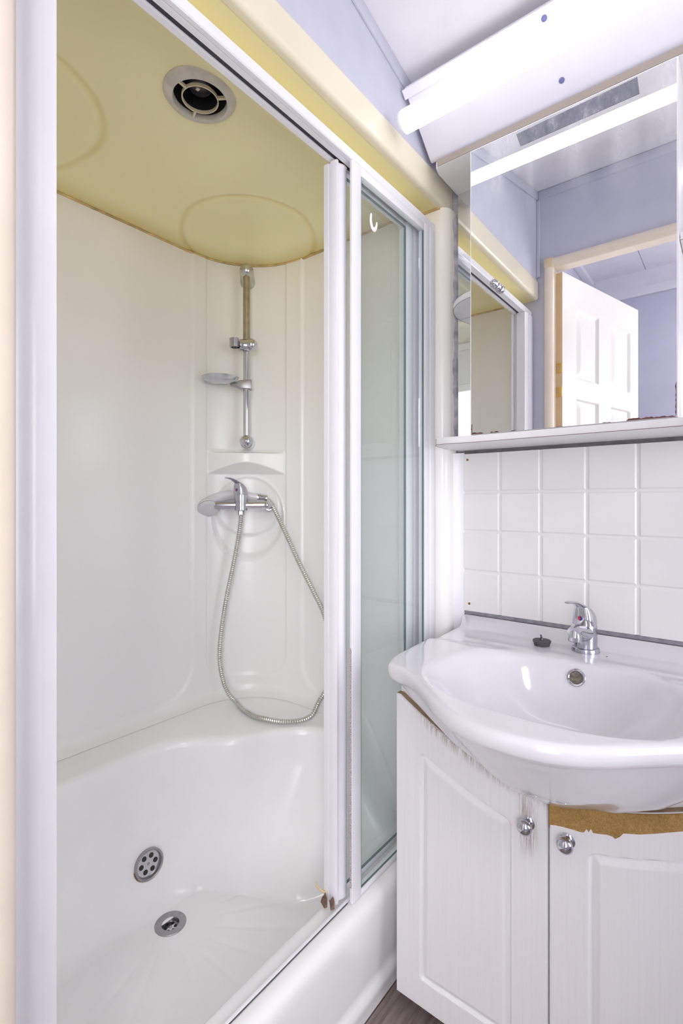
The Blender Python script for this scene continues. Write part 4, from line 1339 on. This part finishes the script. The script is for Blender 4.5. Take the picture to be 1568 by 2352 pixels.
for f in (0.12, 0.26, 0.42, 0.58, 0.74, 0.88):
    rg.append([bp_(i, (OR[i] - 0.014) + (IR[i] - OR[i] + 0.014) * f, ytop(i, (OR[i] - 0.014) + (IR[i] - OR[i] + 0.014) * f)) for i in range(NB)])
bowl_prof = [(1.0, 0.0), (0.98, 0.0006), (0.96, 0.0022), (0.94, 0.0048), (0.92, 0.0085), (0.90, 0.0130), (0.88, 0.0185), (0.855, 0.0265), (0.82, 0.0385), (0.77, 0.055), (0.70, 0.074), (0.60, 0.094), (0.46, 0.111), (0.28, 0.121), (0.10, 0.125), (0.06, 0.1252)]


def bowl_pt(i, f, dz): return bp_(i, IR[i] * f, ytop(i, IR[i]) - dz)


for f, dz in bowl_prof:
    rg.append([bowl_pt(i, f, dz) for i in range(NB)])
MB().loft(rg, True, True).build('bowl', M['ceramic'], bas, ang=70)
# overflow ring on the back slope of the bowl
ib = min(range(NB), key=lambda i: abs(thb[i] - PI / 2 + 0.02))
pA = Vector(bowl_pt(ib, 0.88, 0.0185)); pB = Vector(bowl_pt(ib, 0.82, 0.0385))
tt = (pB - pA).normalized(); on = Vector((0, -1, 0)); on = (on - tt * on.dot(tt)).normalized()
oc_ = pA.lerp(pB, 0.30) + on * 0.001
orr = MB().lathe([(0.0165, -0.001), (0.0170, 0.001), (0.0158, 0.003), (0.0135, 0.0032), (0.0120, 0.0018), (0.0114, -0.002)], oc_, on, 36, True, False).build('overflow_ring', M['chrome'], bas)
MB().lathe([(0.0115, 0.0002), (0.0115, 0.0008)], oc_, on, 30).build('overflow_hole', plain('murky_overflow', (0.16, 0.14, 0.11), 0.5, var=0.5, nscale=160), orr)
MB().lathe([(0.0014, 0), (0.0012, 0.0006)], (-0.213, 1.135, -0.3168), (0, 0, 1), 8).build('speck', M['dark'], bas)

# tap
TPX, TPY, TPZ = -0.256, 1.150, -0.3172
tap = thing('basin_mixer_tap', 'chrome single-lever mixer tap standing on the washbasin ledge', 'tap', (TPX, TPY, TPZ))
to = (TPX, TPY, TPZ)
MB().lathe([(0.0272, 0.0), (0.0275, 0.003), (0.0262, 0.0085), (0.0240, 0.0095), (0.0225, 0.010)], to, (0, 0, 1), 40, True, True).build('base_ring', M['chrome_worn'], tap)
MB().lathe([(0.0222, 0.0095), (0.0222, 0.052), (0.0218, 0.056), (0.0212, 0.058)], to, (0, 0, 1), 36).build('body', M['chrome_worn'], tap)
spd = Vector((-0.10, -1, 0)).normalized()
b0 = Vector(to)
spt = [b0 + spd * 0.004 + Vector((0, 0, 0.040)), b0 + spd * 0.022 + Vector((0, 0, 0.043)), b0 + spd * 0.042 + Vector((0, 0, 0.049)), b0 + spd * 0.058 + Vector((0, 0, 0.053)), b0 + spd * 0.070 + Vector((0, 0, 0.051))]
st2 = crom(spt, 6)
MB().tube(st2, [0.0195 - 0.0068 * sstep(0, len(st2) - 6, k) for k in range(len(st2))], 24).build('spout', M['chrome'], tap)
ae = MB().lathe([(0.0118, 0.012), (0.0128, 0.008), (0.0128, -0.009), (0.0120, -0.0105)], b0 + spd * 0.062 + Vector((0, 0, 0.043)), (spd * -0.18 + Vector((0, 0, 1))), 30).build('aerator', M['chrome'], tap)
MB().lathe([(0.0108, -0.0111), (0.0108, -0.0107)], b0 + spd * 0.062 + Vector((0, 0, 0.043)), (spd * -0.18 + Vector((0, 0, 1))), 24).build('aerator_mesh', M['rubber'], ae)
lever(b0, 1.12, Vector((-0.24, -0.97, 0)).normalized(), spd, 0.0582, M['chrome'], tap)

# plug
plg = thing('sink_plug', 'dark grey rubber plug resting on the washbasin ledge beside the tap', 'plug', (-0.342, 1.137, -0.3168))
po = (-0.342, 1.137, -0.3170)
MB().lathe([(0.0145, 0.0), (0.0160, 0.0005), (0.0190, 0.009), (0.0192, 0.0105), (0.0180, 0.0118), (0.0, 0.0120)], po, (0, 0, 1), 36).build('stopper', M['rubber'], plg)
MB().tube([(po[0] - 0.002, po[1], po[2] + 0.012), (po[0] - 0.001, po[1], po[2] + 0.018), (po[0] - 0.0025, po[1], po[2] + 0.023)], [0.0028, 0.0022, 0.0016], 8).build('lug', M['rubber'], plg)
MB().tube([(po[0] + 0.0015, po[1] - 0.002, po[2] + 0.012), (po[0] + 0.002, po[1] - 0.002, po[2] + 0.0155)], [0.0018, 0.0014], 8).build('chain_stub', M['chrome_worn'], plg)

# ------------------------------------------------------------------ vanity cabinet
van = thing('vanity_cabinet', 'white two-door vanity cabinet under the washbasin', 'cabinet', (-0.25, 1.05, FLOOR))
VX0, VX1, VXc = -0.5575, 0.0575, -0.2545
DY = 0.880                                  # door faces
zb_ = -1.012


def door_top(x):
    """height of the scooped door tops, low in the middle"""
    u = min(1.0, abs(x - VXc) / (VX1 - VXc))
    if u > 0.94: return -0.397
    return -0.397 - 0.106 * (1 - (u / 0.94) ** 1.75)


# carcass: side panels, back rail and curved front rail behind the doors
for x0, x1 in ((VX0 + 0.002, VX0 + 0.018), (VX1 - 0.018, VX1 - 0.002)):
    MB().box(x0, x1, DY + 0.0185, WB - 0.002, zb_ + 0.002, -0.372).build('side_panel', M['board'], van, smooth=False)
fr = MB()
xsr = np.linspace(VX0 + 0.0182, VX1 - 0.0182, 60)
ring_ = []
for x in xsr:
    t_ = min(-0.380, door_top(x) + 0.022)
    ring_.append([(x, DY + 0.0185, t_ - 0.10), (x, DY + 0.0185, t_), (x, DY + 0.034, t_), (x, DY + 0.034, t_ - 0.10)])
fr.loft(ring_)
fr.build('front_rail', M['board'], van)
MB().box(VX0 + 0.0182, VX1 - 0.0182, DY + 0.0190, WB - 0.003, FLOOR + 0.055, FLOOR + 0.071).build('base_board', M['board'], van, smooth=False)
MB().box(VX0 + 0.0182, VX1 - 0.0182, WB - 0.010, WB - 0.003, FLOOR + 0.072, -0.52).build('back_board', M['board'], van, smooth=False)
MB().box(VX0 + 0.05, VX1 - 0.0182, DY + 0.10, WB - 0.02, FLOOR + 0.0005, FLOOR + 0.0545).build('plinth', M['dark'], van, smooth=False)


def cab_door(xa, xb, hinge_left, peel):
    px0, px1 = xa + 0.056, xb - 0.056
    if hinge_left: px0, px1 = -0.5005, -0.318
    else: px0, px1 = 2 * VXc + 0.318 + 0.0005, 2 * VXc + 0.5005
    pz0 = -0.956

    def ptop(x): return door_top(x) - 0.066 if True else 0

    def panel_top(x):
        u = abs(x - VXc)
        # follows the scoop of the door top
        a, b_ = 0.064, 0.246
        t = max(0, min(1, (u - a) / (b_ - a)))
        return -0.566 + 0.066 * t ** 1.25

    def relief_(x, z):
        sl = (panel_top(x + 0.002) - panel_top(x - 0.002)) / 0.004
        c = 1 / math.sqrt(1 + sl * sl)
        a, b_, e, g = x - px0, px1 - x, z - pz0, (panel_top(min(max(x, px0), px1)) - z) * c
        s_ = min(a, b_, e, g)
        R = 0.010
        # rounded corners of the routing
        for p, q in ((a, e), (b_, e), (a, g), (b_, g)):
            if p < R and q < R: s_ = min(s_, R - math.hypot(R - p, R - q))
        if s_ <= 0: return 0.0
        if s_ < 0.003: return 0.0065 * s_ / 0.003
        if s_ < 0.0045: return 0.0065
        if s_ < 0.0150: return 0.0065 - 0.0058 * (s_ - 0.0045) / 0.0105
        return 0.0007
    nx, nz = 168, 300
    xs_ = np.linspace(xa, xb, nx)
    vv = np.linspace(0, 1, nz)
    eb = 0.0035

    def P(i, j):
        x = float(xs_[i]); z1 = door_top(x); z = zb_ + (z1 - zb_) * float(vv[j])
        d = relief_(x, z)
        ed_ = min(x - xa, xb - x, z - zb_, z1 - z)
        if ed_ < eb: d += eb - math.sqrt(max(0, eb * eb - (eb - ed_) ** 2))
        return (x, DY + d, z)
    mb = MB().grid(P, nx, nz)
    # edges and back
    front = [(i, 0) for i in range(nx)] + [(nx - 1, j) for j in range(1, nz)] + [(i, nz - 1) for i in range(nx - 2, -1, -1)] + [(0, j) for j in range(nz - 2, 0, -1)]
    r0 = [P(*k) for k in front]
    r1 = [(x, DY + 0.018, z) for x, y, z in r0]
    k0 = len(mb.f)
    mb.loft([r0, r1], False, True)
    n_ = len(front)
    for q in range(n_):                     # top edge faces show dirty board
        if nx + nz - 2 <= q < nx + nz - 2 + nx: mb.mi[k0 + q] = 1
    dname = mb.build('door', [M['foil'], M['mdf_dirty']], van, ang=40)
    da = dname.data.attributes.new('dirt', 'FLOAT', 'POINT')
    vals = []
    og = ORG[dname.name]
    for v in dname.data.vertices:
        x, z = v.co.x + og.x, v.co.z + og.z - H
        q = 0.0
        if hinge_left:
            q = 0.85 * sstep(0.026, 0.0, door_top(x) - z) * sstep(xa + 0.02, xa + 0.10, x)
            q = max(q, 0.75 * sstep(0.022, 0.006, abs(x + 0.289)) * sstep(0.075, 0.02, abs(z + 0.555)))
        vals.append(q)
    da.data.foreach_set('value', vals)
    return dname


d1 = cab_door(VX0, VXc - 0.0012, True, False)
d2 = cab_door(VXc + 0.0012, VX1, False, True)
# band where the foil has torn off the right door, down to the board
edge = [(-0.2528, -0.553), (-0.2515, -0.546), (-0.243, -0.5435), (-0.232, -0.5415), (-0.215, -0.5395), (-0.203, -0.5388), (-0.1985, -0.5372), (-0.1945, -0.5300), (-0.1915, -0.5340), (-0.188, -0.5272), (-0.1850, -0.5325), (-0.178, -0.5310), (-0.165, -0.5270), (-0.157, -0.5268), (-0.1535, -0.5290), (-0.147, -0.5230), (-0.142, -0.5155), (-0.12, -0.5080), (-0.10, -0.4985), (-0.065, -0.4805), (-0.03, -0.459), (0.02, -0.432), (0.054, -0.415)]
lo = []
for k in range(len(edge) - 1):
    for q in range(4):
        t = q / 4
        lo.append((edge[k][0] + (edge[k + 1][0] - edge[k][0]) * t, edge[k][1] + (edge[k + 1][1] - edge[k][1]) * t))
lo.append(edge[-1])
fr_, bk_ = [], []
hi = [(x, door_top(x) - 0.0012) for x, z in lo]
ypl = DY - 0.0004
vs = [(x, ypl, z) for x, z in lo] + [(x, ypl, max(z, lo[k][1] + 0.001)) for k, (x, z) in enumerate(hi)]
n_ = len(lo)
vs += [(x, ypl + 0.0036, z) for x, y, z in vs]
fs = [(k, k + 1, n_ + k + 1, n_ + k) for k in range(n_ - 1)] + [(n_ + k, n_ + k + 1, 3 * n_ + k + 1, 3 * n_ + k) for k in range(n_ - 1)] + [(k, 2 * n_ + k, 2 * n_ + k + 1, k + 1) for k in range(n_ - 1)]
fs += [(0, n_, 3 * n_, 2 * n_), (n_ - 1, 3 * n_ - 1, 4 * n_ - 1, 2 * n_ - 1)]
pe = MB().add(vs, fs).build('bare_board', M['mdf'], d2, smooth=False)
pe['label'] = 'torn bare brown board'


def knob(x, z, par):
    o = (x, DY, z)
    k = MB().lathe([(0.0118, -0.0005), (0.0120, 0.0012), (0.0100, 0.0028), (0.0060, 0.0040), (0.0050, 0.0090), (0.0058, 0.0110), (0.0105, 0.0130), (0.0130, 0.0160), (0.0132, 0.0185), (0.0112, 0.0225), (0.0070, 0.0255), (0.0, 0.0270)], o, (0, -1, 0), 36).build('knob', M['chrome'], par)
    k['label'] = 'round chrome knob'
    return k


knob(-0.2885, -0.5575, d1)
knob(-0.2235, -0.5605, d2)
